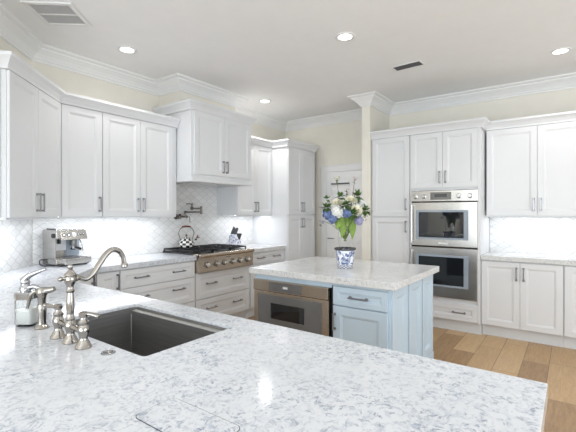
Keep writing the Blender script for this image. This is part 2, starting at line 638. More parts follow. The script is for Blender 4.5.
def pull_mesh(mb, x, y, z, vertical, L=0.145):
    """bar pull centred at x, z standing off the face y"""
    h = L / 2
    if vertical:
        mb.box(x - 0.006, x + 0.006, y - 0.034, y - 0.024, z - h, z + h, 0.002)
        for s in (-1, 1):
            zz = z + s * (h - 0.010)
            mb.box(x - 0.007, x + 0.007, y - 0.030, y, zz - 0.007, zz + 0.007, 0.0015)
            mb.box(x - 0.010, x + 0.010, y - 0.005, y, zz - 0.010, zz + 0.010, 0.0015)
    else:
        mb.box(x - h, x + h, y - 0.034, y - 0.024, z - 0.006, z + 0.006, 0.002)
        for s in (-1, 1):
            xx = x + s * (h - 0.010)
            mb.box(xx - 0.007, xx + 0.007, y - 0.030, y, z - 0.007, z + 0.007, 0.0015)
            mb.box(xx - 0.010, xx + 0.010, y - 0.005, y, z - 0.010, z + 0.010, 0.0015)
    return mb


def front(parent, kind, x0, x1, z0, z1, pulls, m=None, rail=RAIL, L=0.145):
    """a recessed-panel door or drawer front at local y -0.02..0 with its handles: pulls = [(x, z, vertical)]"""
    g = 0.0016
    m = m or M_cab
    w = min(x1 - x0, z1 - z0)
    r = min(rail, w * 0.27)
    mb = MB().panel(x0 + g, x1 - g, z0 + g, z1 - g, -0.0005, [(0, -0.0185), (0.0015, -0.020), (r, -0.020), (r + 0.004, -0.0165),
                                                            (r + 0.010, -0.0155), (r + 0.017, -0.0115), (r + 0.020, -0.0112)])
    o = mb.build(kind, m, parent)
    for (x, z, v) in pulls:
        pull_mesh(MB(), x, -0.020, z, v, L).build('handle', M_pull, o)
    return o


def carcass(name, label, cat, loc, rz, Wd, D, H, group, toe=0.0, m=None, gapz=()):
    t = thing(name, label, cat, loc, rz, group)
    mb = MB()
    if toe:
        mb.box(0, Wd, 0.0, D, toe, H)
        mb.box(0, Wd, 0.055, D, 0, toe)
    else:
        mb.box(0, Wd, 0, D, 0, H)
    mb.build('body', m or M_cab, t)
    return t


UB, UT = 1.36, 2.36     # wall cabinet bottom and top
GU, GB, GT = 'white wall cabinets', 'white base cabinets', 'white tall cabinets'
UH = UT - UB
hz = 0.116              # handle centre above the door bottom


def led(parent, x0, x1, wd):
    MB().box(x0, x1, 0.12, 0.14, -0.007, 0.0, 0.002).build('led_strip', M_led, parent)
    MB().box(0.001, wd, 0.0, 0.018, -0.015, 0.0, 0.002).build('light_rail', M_cab, parent)


DX0 = 1.005
# wall cabinets left of the hood -------------------------------------------------
DG = ((1.595 - DX0) * math.sqrt(2))
t = carcass('wall_cabinet', 'white double-door wall cabinet set diagonally across the left corner', 'cabinet',
            (DX0, DX0 + 2.07, UB), R(45), DG - 0.01, 0.30, UH, GU)
h = DG / 2
front(t, 'door', 0.004, h - 0.005, 0, UH, [(h - 0.034, hz, True)])
front(t, 'door', h - 0.005, DG + 0.004, 0, UH, [(h + 0.026, hz, True)])
MB().box(-0.018, 0.0, 0.030, 0.30, -0.004, UH, 0.002).build('end_panel', M_cab, t)
led(t, 0.06, DG - 0.16, DG - 0.012)

t = carcass('wall_cabinet', 'white single-door wall cabinet next to the diagonal corner cabinet', 'cabinet',
            (1.600, 3.665, UB), 0, 0.383, 0.384, UH, GU)
front(t, 'door', 0.010, 0.381, 0, UH, [(0.381 - 0.030, hz, True)])
led(t, 0.04, 0.34, 0.381)
t = carcass('wall_cabinet', 'white double-door wall cabinet beside the left of the range hood', 'cabinet',
            (1.984, 3.665, UB), 0, 0.872, 0.384, UH, GU)
front(t, 'door', 0.0, 0.407, 0, UH, [(0.407 - 0.030, hz, True)])
front(t, 'door', 0.407, 0.815, 0, UH, [(0.407 + 0.030, hz, True)])
led(t, 0.04, 0.80, 0.870)
# right of the hood
t = carcass('wall_cabinet', 'white double-door wall cabinet between range hood and tall pantry', 'cabinet',
            (3.85, 3.665, UB), 0, 0.742, 0.384, UH, GU)
front(t, 'door', 0.006, 0.374, 0, UH, [(0.374 - 0.030, hz, True)])
front(t, 'door', 0.374, 0.738, 0, UH, [(0.374 + 0.030, hz, True)])
led(t, 0.10, 0.70, 0.740)

# the hood ----------------------------------------------------------------------
t = thing('range_hood', 'white cabinet-style range hood with two doors above the gas rangetop', 'range hood', (2.87, 3.42, 1.745))
MB().box(0, 0.98, 0, 0.62, 0.040, 0.81).build('body', M_cab, t)
mb = MB().box(-0.006, 0.986, -0.018, 0.62, 0.0, 0.045, 0.004)
mb.box(-0.002, 0.982, -0.010, 0.62, 0.045, 0.060, 0.003)
mb.build('apron', M_cab, t)
MB().box(0.10, 0.88, 0.08, 0.54, -0.006, 0.001).build('filter', M_steel, t)
front(t, 'door', 0.030, 0.497, 0.085, 0.795, [(0.497 - 0.030, 0.195, True)])
front(t, 'door', 0.497, 0.970, 0.085, 0.795, [(0.497 + 0.030, 0.195, True)])
CC = [(0, 0.0), (0.022, 0.0), (0.024, 0.018), (0.030, 0.030), (0.042, 0.052), (0.058, 0.070), (0.064, 0.076), (0.064, 0.098), (0, 0.098)]
s_ = sweep([(2.87, 4.04), (2.87, 3.42), (3.85, 3.42), (3.85, 4.04)], [(o, z + 2.540) for o, z in CC])
cr = s_.build('cornice', M_cab)
cr.parent = t
cr.matrix_parent_inverse = Matrix.Translation(t.location).inverted()

# cornices over the wall cabinets
struct('trim_2', sweep([(DX0 - 0.215, DX0 + 2.285), (DX0, DX0 + 2.07), (1.595, 3.665), (2.868, 3.665)], [(o, z + UT + 0.002) for o, z in CC]), M_cab)
struct('trim_3', sweep([(3.852, 3.665), (4.60, 3.665), (4.60, 3.37), (5.33, 3.37), (5.33, 4.04)], [(o, z + UT + 0.002) for o, z in CC]), M_cab)
struct('trim_4', sweep([(4.86, 2.163), (4.86, 0.845), (5.12, 0.845), (5.12, -0.72)], [(o, z + UT + 0.002) for o, z in CC]), M_cab)

# tall pantry right of the range run --------------------------------------------
t = carcass('pantry_cabinet', 'tall white pantry at the right end of the range wall', 'cabinet', (4.602, 3.37, 0), 0, 0.726, 0.675, UT, GT, toe=0.12)
for a, b, s in ((0.004, 0.362, -1), (0.362, 0.722, 1)):
    front(t, 'door', a, b, 1.365, UT, [(0.362 + s * 0.03, 1.365 + hz, True)])
    front(t, 'door', a, b, 0.13, 1.355, [(0.362 + s * 0.03, 1.355 - hz, True)])

# oven wall: narrow pantry, oven tower, uppers, bases ---------------------------
t = carcass('pantry_cabinet', 'tall narrow white pantry left of the double oven', 'cabinet', (4.86, 2.160, 0), R(-90), 0.510, 0.605, UT, GT, toe=0.13)
front(t, 'door', 0.012, 0.508, 1.345, UT, [(0.508 - 0.045, 1.345 + 0.155, True)])
front(t, 'door', 0.012, 0.508, 0.135, 1.335, [(0.508 - 0.045, 1.335 - 0.115, True)])

TW = 0.800
t = thing('oven_cabinet', 'tall white cabinet surrounding the double oven, doors above and drawer below', 'cabinet', (4.86, 1.647, 0), R(-90), GT)
mb = MB().box(0, TW, 0, 0.605, 0.13, 0.385).box(0, TW, 0.05, 0.605, 0, 0.13).box(0, TW, 0, 0.605, 1.665, UT)
mb.box(0, 0.017, 0, 0.605, 0.385, 1.665).box(TW - 0.022, TW, 0, 0.605, 0.385, 1.665).box(0.017, TW - 0.022, 0.585, 0.605, 0.385, 1.665)
mb.box(0, 0.018, -0.018, 0, 0.385, 1.675).box(TW - 0.025, TW, -0.018, 0, 0.13, UT)
mb.build('body', M_cab, t)
front(t, 'door', 0.004, 0.390, 1.690, UT, [(0.390 - 0.034, 1.690 + 0.13, True)])
front(t, 'door', 0.390, 0.775, 1.690, UT, [(0.390 + 0.034, 1.690 + 0.13, True)])
front(t, 'drawer', 0.004, 0.775, 0.140, 0.335, [(0.20, 0.237, False), (0.575, 0.237, False)])

# double oven
t = thing('double_oven', 'stainless steel double wall oven with four knobs', 'oven', (4.86, 1.628, 0.39), R(-90))
OW = 0.755
MB().box(0.0, OW, -0.005, 0.56, 0.002, 1.270).build('body', M_black, t)
MB().box(-0.004, OW + 0.004, -0.034, -0.006, 1.142, 1.270, 0.003).build('control_panel', M_steel, t)
d = MB().box(0.235, 0.475, -0.037, -0.033, 1.160, 1.250, 0.002).build('display', M_smoke, t)
MB().box(0.285, 0.425, -0.0385, -0.0365, 1.190, 1.228).build('screen', M_disp, d)
for x in (0.055, 0.155, 0.560, 0.680):
    k = MB().lathe([(0.025, 0), (0.025, 0.006), (0.020, 0.008), (0.019, 0.034), (0.016, 0.037), (0.0005, 0.037)], (x, -0.034, 1.200), 20, (0, -1, 0)).build('knob', M_steel, t, True)
    MB().lathe([(0.030, 0), (0.030, 0.003), (0.024, 0.004)], (x, -0.034, 1.200), 20, (0, -1, 0)).build('bezel', M_chrome, k, True)


def oven_door(z0, z1, wz0, wz1):
    o = MB().box(0.0, OW, -0.040, -0.006, z0, z1, 0.004, 2).build('door', M_steel, t)
    MB().box(0.060, 0.662, -0.043, -0.039, wz0 - 0.024, wz1 + 0.024, 0.0015).build('window_border', M_blueglass, o)
    MB().box(0.098, 0.612, -0.0445, -0.0425, wz0, wz1).build('window', M_blackglass, o)
    hb = MB().tube([(0.022, -0.082, z0 + 0.035), (0.022, -0.082, z1 - 0.030)], 0.012, 14)
    for zz in (z0 + 0.055, z1 - 0.055):
        hb.tube([(0.022, -0.040, zz), (0.022, -0.082, zz)], 0.009, 10)
    hb.build('handle', M_steel, o, True)
    return o


o = oven_door(0.606, 1.128, 0.710, 1.012)
MB().box(0.33, 0.44, -0.0415, -0.0395, 0.634, 0.650).build('badge', M_badge, o)
oven_door(0.004, 0.588, 0.152, 0.480)

t = carcass('wall_cabinet', 'white double-door wall cabinet right of the oven tower', 'cabinet', (5.12, 0.826, UB), R(-90), 1.014, 0.345, UH, GU)
front(t, 'door', 0.0, 0.507, 0, UH, [(0.507 - 0.034, hz + 0.01, True)])
front(t, 'door', 0.507, 1.012, 0, UH, [(0.507 + 0.034, hz + 0.01, True)])
led(t, 0.05, 0.98, 1.012)
t = carcass('wall_cabinet', 'white wall cabinet at the far right end above the counter', 'cabinet', (5.12, -0.190, UB), R(-90), 0.52, 0.345, UH, GU)
front(t, 'door', 0.0, 0.518, 0, UH, [(0.035, hz + 0.01, True)])

BT = 0.863
t = carcass('base_cabinet', 'white double-door base cabinet right of the double oven', 'cabinet', (4.90, 0.843, 0), R(-90), 0.764, 0.565, BT, GB, toe=0.13)
front(t, 'door', 0.0, 0.380, 0.135, 0.855, [(0.380 - 0.034, 0.855 - 0.125, True)])
front(t, 'door', 0.380, 0.762, 0.135, 0.855, [(0.380 + 0.034, 0.855 - 0.125, True)])
t = carcass('base_cabinet', 'white base cabinet cut off by the right photo edge', 'cabinet', (4.90, 0.077, 0), R(-90), 0.764, 0.565, BT, GB, toe=0.13)
front(t, 'door', 0.006, 0.384, 0.135, 0.855, [(0.384 - 0.034, 0.855 - 0.125, True)])
front(t, 'door', 0.384, 0.762, 0.135, 0.855, [(0.384 + 0.034, 0.855 - 0.125, True)])

# range wall bases --------------------------------------------------------------
# diagonal corner base
LB = 0.41 * math.sqrt(2)
t = carcass('base_cabinet', 'white corner base cabinet set diagonally behind the faucet', 'cabinet', (1.365, 3.015, 0), R(45), LB - 0.02, 0.50, BT, GB, toe=0.13)
front(t, 'door', 0.03, LB - 0.06, 0.135, 0.855, [(LB - 0.10, 0.855 - 0.125, True)])
t = carcass('base_cabinet', 'narrow white base cabinet with one door left of the drawers', 'cabinet', (1.802, 3.44, 0), 0, 0.222, 0.60, BT, GB, toe=0.13)
front(t, 'door', 0.006, 0.220, 0.135, 0.855, [(0.220 - 0.022, 0.855 - 0.100, True)])
t = carcass('base_cabinet', 'white three-drawer base cabinet left of the gas rangetop', 'cabinet', (2.026, 3.44, 0), 0, 0.898, 0.60, BT, GB, toe=0.13)
for a, b in ((0.680, 0.855), (0.408, 0.676), (0.135, 0.404)):
    zc = (a + b) / 2 if b > 0.8 else b - 0.10
    front(t, 'drawer', 0.004, 0.896, a, b, [(0.225, zc, False), (0.670, zc, False)], L=0.155)
t = carcass('base_cabinet', 'white two-drawer base cabinet under the gas rangetop', 'cabinet', (2.930, 3.44, 0), 0, 0.908, 0.60, 0.71, GB, toe=0.13)
for a, b in ((0.410, 0.705), (0.135, 0.406)):
    zc = (a + b) / 2 + 0.02
    front(t, 'drawer', 0.006, 0.902, a, b, [(0.235, zc, False), (0.672, zc, False)], L=0.155)
t = carcass('base_cabinet', 'white base cabinet with a top drawer right of the gas rangetop', 'cabinet', (3.842, 3.44, 0), 0, 0.756, 0.60, BT, GB, toe=0.13)
front(t, 'drawer', 0.020, 0.752, 0.710, 0.855, [(0.215, 0.785, False), (0.565, 0.785, False)], L=0.155)
for a, b, s in ((0.020, 0.386, -1), (0.386, 0.752, 1)):
    front(t, 'door', a, b, 0.135, 0.705, [(0.386 + s * 0.03, 0.60, True)])

# peninsula base under the sink counter
t = thing('peninsula_cabinet', 'white base cabinets under the foreground sink peninsula', 'cabinet', (0.62, 0.10, 0))
mb = MB().box(0, 0.68, 0, 1.00, 0.10, BT).box(0, 0.68, 1.82, 2.55, 0.10, BT).box(0, 0.68, 0.06, 2.55, 0, 0.10)
mb.box(0, 0.68, 1.00, 1.82, 0.10, 0.58).box(0, 0.02, 1.0, 1.82, 0.58, BT).box(0.66, 0.68, 1.0, 1.82, 0.58, BT)
mb.build('body', M_cab, t)
for i in range(4):
    y0 = 0.03 + i * 0.60
    d = MB()
    d.panel(0, 0.58, 0.115, 0.855, 0.0, [(0, -0.018), (0.0015, -0.02), (0.058, -0.02), (0.066, -0.012)])
    o = d.build('door', M_cab, t, loc=(0.681, y0, 0), rot=(0, 0, R(90)))
    pull_mesh(MB(), 0.54 if i % 2 == 0 else 0.04, -0.02, 0.73, True).build('handle', M_pull, o)

# ------------------------------------------------------------------ worktops
TZ0, TZ1 = 0.865, 0.915


def rrect(x0, x1, y0, y1, r, n=5):
    pts = []
    for cx, cy, a0 in ((x1 - r, y1 - r, 0), (x0 + r, y1 - r, 90), (x0 + r, y0 + r, 180), (x1 - r, y0 + r, 270)):
        for k in range(n + 1):
            a = R(a0 + 90 * k / n)
            pts.append((cx + r * math.cos(a), cy + r * math.sin(a)))
    return pts


SX0, SX1, SY0, SY1 = 0.775, 1.203, 1.165, 1.872
outer = [(0.25, 0.058), (1.331, 0.058), (1.331, 2.97), (1.752, 3.392), (2.922, 3.392), (2.922, 4.038), (1.522, 4.036), (0.262, 2.772)]
wt = polyslab(outer, TZ0, TZ1, rrect(SX0, SX1, SY0, SY1, 0.018)).build('worktop', M_quartz)
tag(wt, 'white blue-veined quartz worktop with sink cut-out, running in the foreground and round to the rangetop', 'worktop', 'quartz worktops')
add_bevel(wt)
wt = MB().box(3.846, 4.598, 3.392, 4.038, TZ0, TZ1, 0.003, 2).build('worktop', M_quartz2)
tag(wt, 'short quartz worktop between gas rangetop and tall pantry, under the knife block', 'worktop', 'quartz worktops')
wt = MB().box(4.855, XW - 0.012, -0.70, 0.843, TZ0, TZ1, 0.003, 2).build('worktop', M_quartz2)
tag(wt, 'quartz worktop right of the double oven', 'worktop', 'quartz worktops')
wt = MB().box(2.575, 3.655, 0.975, 2.300, TZ0, TZ1, 0.003, 2).build('worktop', M_quartz2)
tag(wt, 'pale quartz island worktop with the flower vase on it', 'worktop', 'quartz worktops')

# flush lid + air switch in the foreground counter
t = thing('outlet_lid', 'flush rounded rectangular quartz lid let into the foreground counter', 'outlet lid', (0.592, 0.722, TZ1 + 0.0002))
polyslab(rrect(-0.060, 0.060, -0.124, 0.124, 0.020), 0.0, 0.0006).build('gasket', M_dark, t)
polyslab(rrect(-0.0580, 0.0580, -0.1222, 0.1222, 0.018), 0.0006, 0.0012).build('plate', M_quartz, t)
t = thing('air_switch', 'round flat chrome button on the counter near the sink corner', 'button', (0.724, 1.295, TZ1))
MB().lathe([(0.024, 0), (0.024, 0.003), (0.022, 0.0045), (0.016, 0.0045), (0.0155, 0.002), (0.014, 0.002)], (0, 0, 0), 28).build('ring', M_chrome, t, True)
MB().lathe([(0.0135, 0.001), (0.0135, 0.005), (0.011, 0.0062), (0.0005, 0.0064)], (0, 0, 0), 28).build('button', M_nickel, t, True)

# ------------------------------------------------------------------ sink
t = thing('sink', 'dark gunmetal undermount sink with inner ledge', 'sink', (SX0, SY0, 0))
SW, SL = SX1 - SX0, SY1 - SY0
zb = 0.655


def srect(ix, iy, z, r):
    return [(x, y, z) for x, y in rrect(-0.004 + ix, SW + 0.004 - ix, -0.004 + iy, SL + 0.004 - iy, r, 4)]


LX, LY = 0.036, 0.010
mb = MB()
RZ = TZ1 - 0.015
mb.loops([srect(0.0052, 0.0052, TZ0 - 0.004, 0.016), srect(0.0052, 0.0052, RZ, 0.016), srect(0.0062, 0.0062, RZ, 0.016), srect(0.0062, 0.0062, RZ - 0.016, 0.014), srect(LX, LY, RZ - 0.017, 0.010),
          srect(LX, LY, RZ - 0.026, 0.010), srect(LX + 0.002, LY + 0.002, zb + 0.012, 0.010), srect(LX + 0.012, LY + 0.012, zb, 0.010)], cap0=False, cap1=True)
bo = mb.build('basin', M_sink, t)
mdd = bo.modifiers.new('solid', 'SOLIDIFY')
mdd.thickness = 0.0012
mdd.offset = 1
for x in (0.0035, SW - LX + 0.005):
    MB().box(x, x + LX - 0.0085, 0.008, SL - 0.008, RZ - 0.0165, RZ - 0.0120, 0.001).build('ledge', M_satin, t)
mb = MB()
for x in (LX - 0.001, SW - LX + 0.001):
    for y in (LY - 0.001, SL - LY + 0.001):
        mb.tube([(x, y, zb + 0.02), (x, y, RZ - 0.030)], 0.0035, 8)
mb.build('corner_seam', M_satin, t, True)
MB().lathe([(0.055, 0.0), (0.055, 0.004), (0.04, 0.005), (0.035, 0.001), (0.0005, 0.001)], (SW / 2, SL * 0.62, zb), 28).build('drain', M_steel, t, True)
t = thing('sink_grid', 'chrome wire rack lying in the bottom of the sink', 'rack', (SX0, SY0, zb + 0.025))
mb = MB().tube([(0.05, 0.03, 0), (SW - 0.055, 0.03, 0), (SW - 0.055, SL - 0.03, 0), (0.05, SL - 0.03, 0), (0.05, 0.03, 0)], 0.003, 8)
for i in range(9):
    x = 0.08 + i * (SW - 0.16) / 8
    mb.tube([(x, 0.03, 0), (x, SL - 0.03, 0)], 0.002, 6)
for i in range(5):
    y = 0.12 + i * (SL - 0.24) / 4
    mb.tube([(0.05, y, 0.003), (SW - 0.05, y, 0.003)], 0.002, 6)
mb.build('wires', M_steel, t, True)
for x in (0.06, SW - 0.06):
    for y in (0.06, SL - 0.06):
        MB().lathe([(0.006, -0.0245), (0.006, -0.002)], (x, y, 0), 10).build('foot', M_black, t, True)

# ------------------------------------------------------------------ faucet
FX, FY = 0.700, 1.515
t = thing('faucet', 'polished nickel bridge faucet with curved spout and two lever handles', 'faucet', (FX, FY, TZ1))
base_prof = [(0.0275, 0), (0.0285, 0.004), (0.026, 0.009), (0.0225, 0.013), (0.0215, 0.018), (0.0165, 0.026), (0.0135, 0.036), (0.0155, 0.046), (0.0195, 0.056), (0.0205, 0.066),
             (0.0175, 0.076), (0.0145, 0.083)]
MB().lathe(base_prof + [(0.0170, 0.089), (0.0125, 0.096), (0.0130, 0.11), (0.0145, 0.135), (0.0135, 0.160), (0.0112, 0.185), (0.0145, 0.190), (0.0155, 0.194), (0.0120, 0.199),
                        (0.012, 0.212), (0.0165, 0.220), (0.0200, 0.228), (0.0205, 0.238), (0.0180, 0.247), (0.0205, 0.251), (0.019, 0.257), (0.0105, 0.265), (0.0065, 0.272),
                        (0.0095, 0.277), (0.0105, 0.283), (0.0085, 0.289), (0.0005, 0.291)], (0, 0, 0), 24).build('post', M_nickel, t, True)
for s in (-1, 1):
    dy = s * 0.098
    MB().tube([(0, 0, 0.062), (0, dy * 0.5, 0.060), (0, dy, 0.062)], [0.012, 0.0085, 0.012], 14, 6).build('bridge', M_nickel, t, True)
    b_ = MB().lathe(base_prof + [(0.0175, 0.087), (0.0185, 0.092), (0.0125, 0.100), (0.0115, 0.108), (0.0155, 0.114), (0.0155, 0.123), (0.0095, 0.129), (0.0005, 0.131)], (0, dy, 0), 24).build('valve', M_nickel, t, True)
    if s > 0:
        lv = [(0, dy, 0.118), (-0.018, dy + 0.012, 0.122), (-0.036, dy + 0.024, 0.128)]
    else:
        lv = [(0, dy, 0.120), (0.016, dy - 0.016, 0.119), (0.032, dy - 0.032, 0.112)]
    MB().tube(lv, [0.006, 0.0075, 0.0085], 12, 4).sphere(lv[-1], 0.010, (1, 1, 0.9)).build('lever', M_nickel, b_, True)
# rear stub and the swan spout
MB().lathe([(0.008, 0), (0.006, 0.010), (0.0085, 0.016), (0.009, 0.022), (0.005, 0.027)], (-0.016, 0, 0.240), 16, (-1, 0, 0.0)).build('rear_stub', M_nickel, t, True)
sp = [(0.014, 0, 0.240), (0.034, 0.0, 0.236), (0.058, 0.0, 0.228), (0.085, 0.0, 0.246), (0.112, 0.001, 0.283), (0.140, 0.002, 0.318), (0.168, 0.003, 0.333), (0.196, 0.003, 0.324), (0.213, 0.003, 0.298),
      (0.219, 0.003, 0.268)]
mb = MB().tube(sp, [0.012, 0.009, 0.0085, 0.0105, 0.0112, 0.0112, 0.011, 0.0105, 0.0095, 0.010], 16, 6)
mb.lathe([(0.010, -0.004), (0.0135, 0.0), (0.0135, 0.012), (0.0105, 0.016)], (0.2193, 0.003, 0.258), 18)
mb.lathe([(0.013, 0), (0.015, 0.004), (0.013, 0.009)], (0.018, 0, 0.2395), 18, (1, 0, -0.15))
mb.build('spout', M_nickel, t, True)

# side spray
t = thing('side_spray', 'polished nickel side spray with angled head standing left of the faucet', 'side spray', (0.715, 1.795, TZ1))
MB().lathe([(0.027, 0), (0.028, 0.004), (0.024, 0.010), (0.0165, 0.018), (0.0155, 0.030), (0.017, 0.060), (0.0185, 0.090), (0.0165, 0.100)], (0, 0, 0), 22).build('holder', M_nickel, t, True)
MB().lathe([(0.0145, 0.098), (0.015, 0.120), (0.0175, 0.135), (0.0215, 0.142), (0.0215, 0.160), (0.016, 0.170), (0.0005, 0.172)], (0, 0, 0), 22).build('grip', M_nickel, t, True)
MB().tube([(-0.012, 0.018, 0.152), (0.0, 0.0, 0.156), (0.022, -0.028, 0.160), (0.032, -0.040, 0.166)], [0.011, 0.015, 0.013, 0.010], 14, 5).build('spray_head', M_nickel, t, True)
MB().tube([(-0.014, 0.018, 0.158), (-0.028, 0.036, 0.140), (-0.034, 0.043, 0.105), (-0.038, 0.046, 0.085)], [0.008, 0.0085, 0.007, 0.005], 12, 5).build('trigger', M_nickel, t, True)

# soap dispenser
t = thing('soap_dispenser', 'clear glass soap dispenser with chrome lever pump by the left counter edge', 'soap dispenser', (0.700, 1.893, TZ1), R(-53.9))


def rsq(h, r, z, n=5):
    return [(x, y, z) for x, y in rrect(-h, h, -h, h, r, n)]


mb = MB()
mb.loops([rsq(0.030, 0.014, 0.0), rsq(0.037, 0.016, 0.004), rsq(0.039, 0.016, 0.014), rsq(0.039, 0.016, 0.110), rsq(0.036, 0.016, 0.118), rsq(0.030, 0.016, 0.122),
          rsq(0.026, 0.014, 0.120), rsq(0.034, 0.014, 0.108), rsq(0.035, 0.014, 0.016), rsq(0.032, 0.014, 0.010)])
mb.build('bottle', M_glass, t, True)
MB().loops([rsq(0.0315, 0.012, 0.011), rsq(0.0342, 0.013, 0.017), rsq(0.0342, 0.013, 0.075), rsq(0.020, 0.010, 0.0752)]).build('liquid', M_soap, t, True)
MB().loops([rsq(0.037, 0.016, 0.116), rsq(0.0405, 0.017, 0.118), rsq(0.0405, 0.017, 0.142), rsq(0.037, 0.017, 0.146), rsq(0.020, 0.014, 0.147)]).build('cap', M_chrome, t, True)
p_ = MB().lathe([(0.021, 0.146), (0.022, 0.160), (0.018, 0.168), (0.016, 0.185)], (-0.012, 0, 0), 20).sphere((-0.012, 0, 0.186), 0.019, (1, 1, 0.9)).build('pump', M_chrome, t, True)
MB().tube([(-0.018, 0, 0.190), (0.004, 0, 0.212), (0.040, 0, 0.228), (0.068, 0.0, 0.238), (0.076, 0, 0.240)], [0.018, 0.013, 0.0085, 0.007, 0.006], 14, 5).build('lever', M_chrome, p_, True)
MB().tube([(0.0, 0, 0.160), (0.020, 0, 0.166), (0.038, 0, 0.163), (0.040, 0.0, 0.150)], [0.012, 0.010, 0.009, 0.008], 12, 4).build('spout', M_chrome, p_, True)
MB().tube([(0.0, 0, 0.146), (0.002, 0, 0.02)], 0.003, 8).build('dip_tube', M_chrome, p_, True)

# ------------------------------------------------------------------ espresso machine
t = thing('espresso_machine', 'stainless steel espresso machine with bean grinder in the counter corner', 'espresso machine', (1.604, 3.735, TZ1), R(5))
t.scale = (0.87, 1, 1)
EW, ED, EH = 0.315, 0.235, 0.325
mb = MB()
mb.box(0.0, EW, 0.13, ED, 0.012, EH, 0.008, 2)                      # rear tower
mb.box(0.0, EW, 0.0, 0.14, 0.245, EH, 0.008, 2)                     # head
mb.box(0.0, 0.012, 0.02, 0.14, 0.06, 0.25, 0.003)                   # left cheek
mb.box(0.0, EW, 0.0, ED, 0.012, 0.062, 0.006, 2)                    # base
mb.build('body', M_steel, t)
# slanted front control panel
cp = MB().loops([[(0.035, -0.030, 0.235), (EW + 0.004, -0.030, 0.235), (EW + 0.004, 0.004, 0.320), (0.035, 0.004, 0.320)],
                 [(0.035, 0.02, 0.235), (EW + 0.004, 0.02, 0.235), (EW + 0.004, 0.03, 0.318), (0.035, 0.03, 0.318)]]).build('control_panel', M_steel, t)
nrm = Vector((0, -0.085, 0.034)).normalized()
cen = Vector((0.175, -0.013, 0.278))
MB().lathe([(0.024, 0), (0.024, 0.004), (0.020, 0.006), (0.019, 0.002), (0.0005, 0.002)], cen, 24, nrm).build('gauge', M_badge, cp, True)
for x in (0.075, 0.125):
    MB().lathe([(0.017, 0), (0.016, 0.010), (0.0005, 0.011)], (x, -0.013, 0.278), 18, nrm).build('button', M_chrome, cp, True)
for x in (0.225, 0.255, 0.285):
    MB().lathe([(0.011, 0), (0.010, 0.006), (0.0005, 0.007)], (x, -0.013, 0.280), 16, nrm).build('button', M_chrome, cp, True)
MB().box(0.03, EW - 0.03, 0.05, 0.22, EH, EH + 0.012, 0.004).build('cup_tray', M_smoke, t)
MB().box(0.014, 0.175, 0.110, 0.134, 0.130, 0.235, 0.004).build('grinder_panel', M_badge, t)
MB().box(0.176, EW - 0.002, 0.100, 0.134, 0.075, 0.245, 0.003).build('back_panel', M_blueglass, t)
MB().lathe([(0.034, 0.172), (0.036, 0.205), (0.030, 0.240)], (0.215, 0.055, 0), 22).build('group_head', M_smoke, t, True)
pf = MB().lathe([(0.026, 0.135), (0.031, 0.145), (0.031, 0.172), (0.005, 0.172)], (0.215, 0.055, 0), 22).build('portafilter', M_chrome, t, True)
MB().tube([(0.215, 0.03, 0.158), (0.21, -0.03, 0.154), (0.205, -0.075, 0.148)], [0.008, 0.011, 0.012], 12, 4).build('handle', M_black, pf, True)
MB().tube([(0.275, 0.07, 0.245), (0.285, 0.03, 0.20), (0.290, 0.005, 0.12)], 0.005, 10, 5).build('steam_wand', M_chrome, t, True)
MB().lathe([(0.016, 0), (0.018, 0.03), (0.012, 0.05)], (0.075, 0.075, 0.195), 16).build('grind_outlet', M_black, t, True)
dt = MB().box(0.035, EW + 0.006, -0.085, 0.10, 0.014, 0.068, 0.005, 2).build('drip_tray', M_steel, t)
g_ = MB()
for i in range(12):
    x = 0.055 + i * 0.0205
    g_.box(x, x + 0.010, -0.070, 0.095, 0.068, 0.0715)
g_.build('grate', M_smoke, dt)
mb = MB()
for x in (0.03, EW - 0.03):
    for y in (-0.04, ED - 0.03):
        mb.lathe([(0.012, 0.0), (0.012, 0.014)], (x, y, 0), 12)
mb.build('feet', M_black, t)
MB().box(0.004, EW - 0.004, -0.060, ED - 0.01, 0.006, 0.013).build('base_plate', M_black, t)
dk = MB().lathe([(0.020, 0), (0.020, 0.012), (0.016, 0.016), (0.0005, 0.017)], (0.0, 0.045, 0.272), 18, (-1, 0, 0)).build('grind_dial', M_black, t, True)
cd = MB().tube([(0.0, 0.215, 0.045), (-0.03, 0.205, 0.050), (-0.075, 0.150, 0.048), (-0.095, 0.110, 0.022), (-0.075, 0.085, 0.006), (-0.02, 0.06, 0.005), (0.006, 0.03, 0.006)], 0.0045, 8, 6)
cd.build('power_cord', M_cord, t, True)

# ------------------------------------------------------------------ rangetop
t = thing('rangetop', 'stainless gas rangetop with six knobs on its front, tinted with reflected floor colour', 'rangetop', (2.931, 3.36, 0.715))
RW = 0.906
MB().box(0.002, RW - 0.002, 0.075, 0.665, 0.0, 0.185).build('body', M_steel, t)
mb = MB().box(0.0, RW, 0.0, 0.075, 0.005, 0.172, 0.003, 2)
mb.build('control_panel', M_steel_floor, t)
MB().tube([(0.0, -0.002, 0.193), (RW, -0.002, 0.193)], 0.022, 18).box(0.0, RW, 0.0, 0.10, 0.172, 0.214, 0.003).build('bullnose', M_steel_floor, t, True)
MB().box(0.004, RW - 0.004, 0.095, 0.665, 0.185, 0.212, 0.004).build('cooktop', M_iron, t)
MB().box(0.415, 0.495, -0.003, 0.001, 0.148, 0.158).build('badge', M_smoke, t)
for i, x in enumerate((0.115, 0.265, 0.392, 0.530, 0.662, 0.795)):
    k = MB().lathe([(0.027, 0), (0.0265, 0.028), (0.023, 0.034), (0.0005, 0.035)], (x, -0.008, 0.088), 22, (0, -1, 0)).box(x - 0.006, x + 0.006, -0.048, -0.036, 0.066, 0.110, 0.002).build('knob', M_steel, t, True)
    MB().lathe([(0.037, 0), (0.037, 0.006), (0.029, 0.009)], (x, 0.0, 0.088), 22, (0, -1, 0)).build('bezel', M_smoke, k, True)
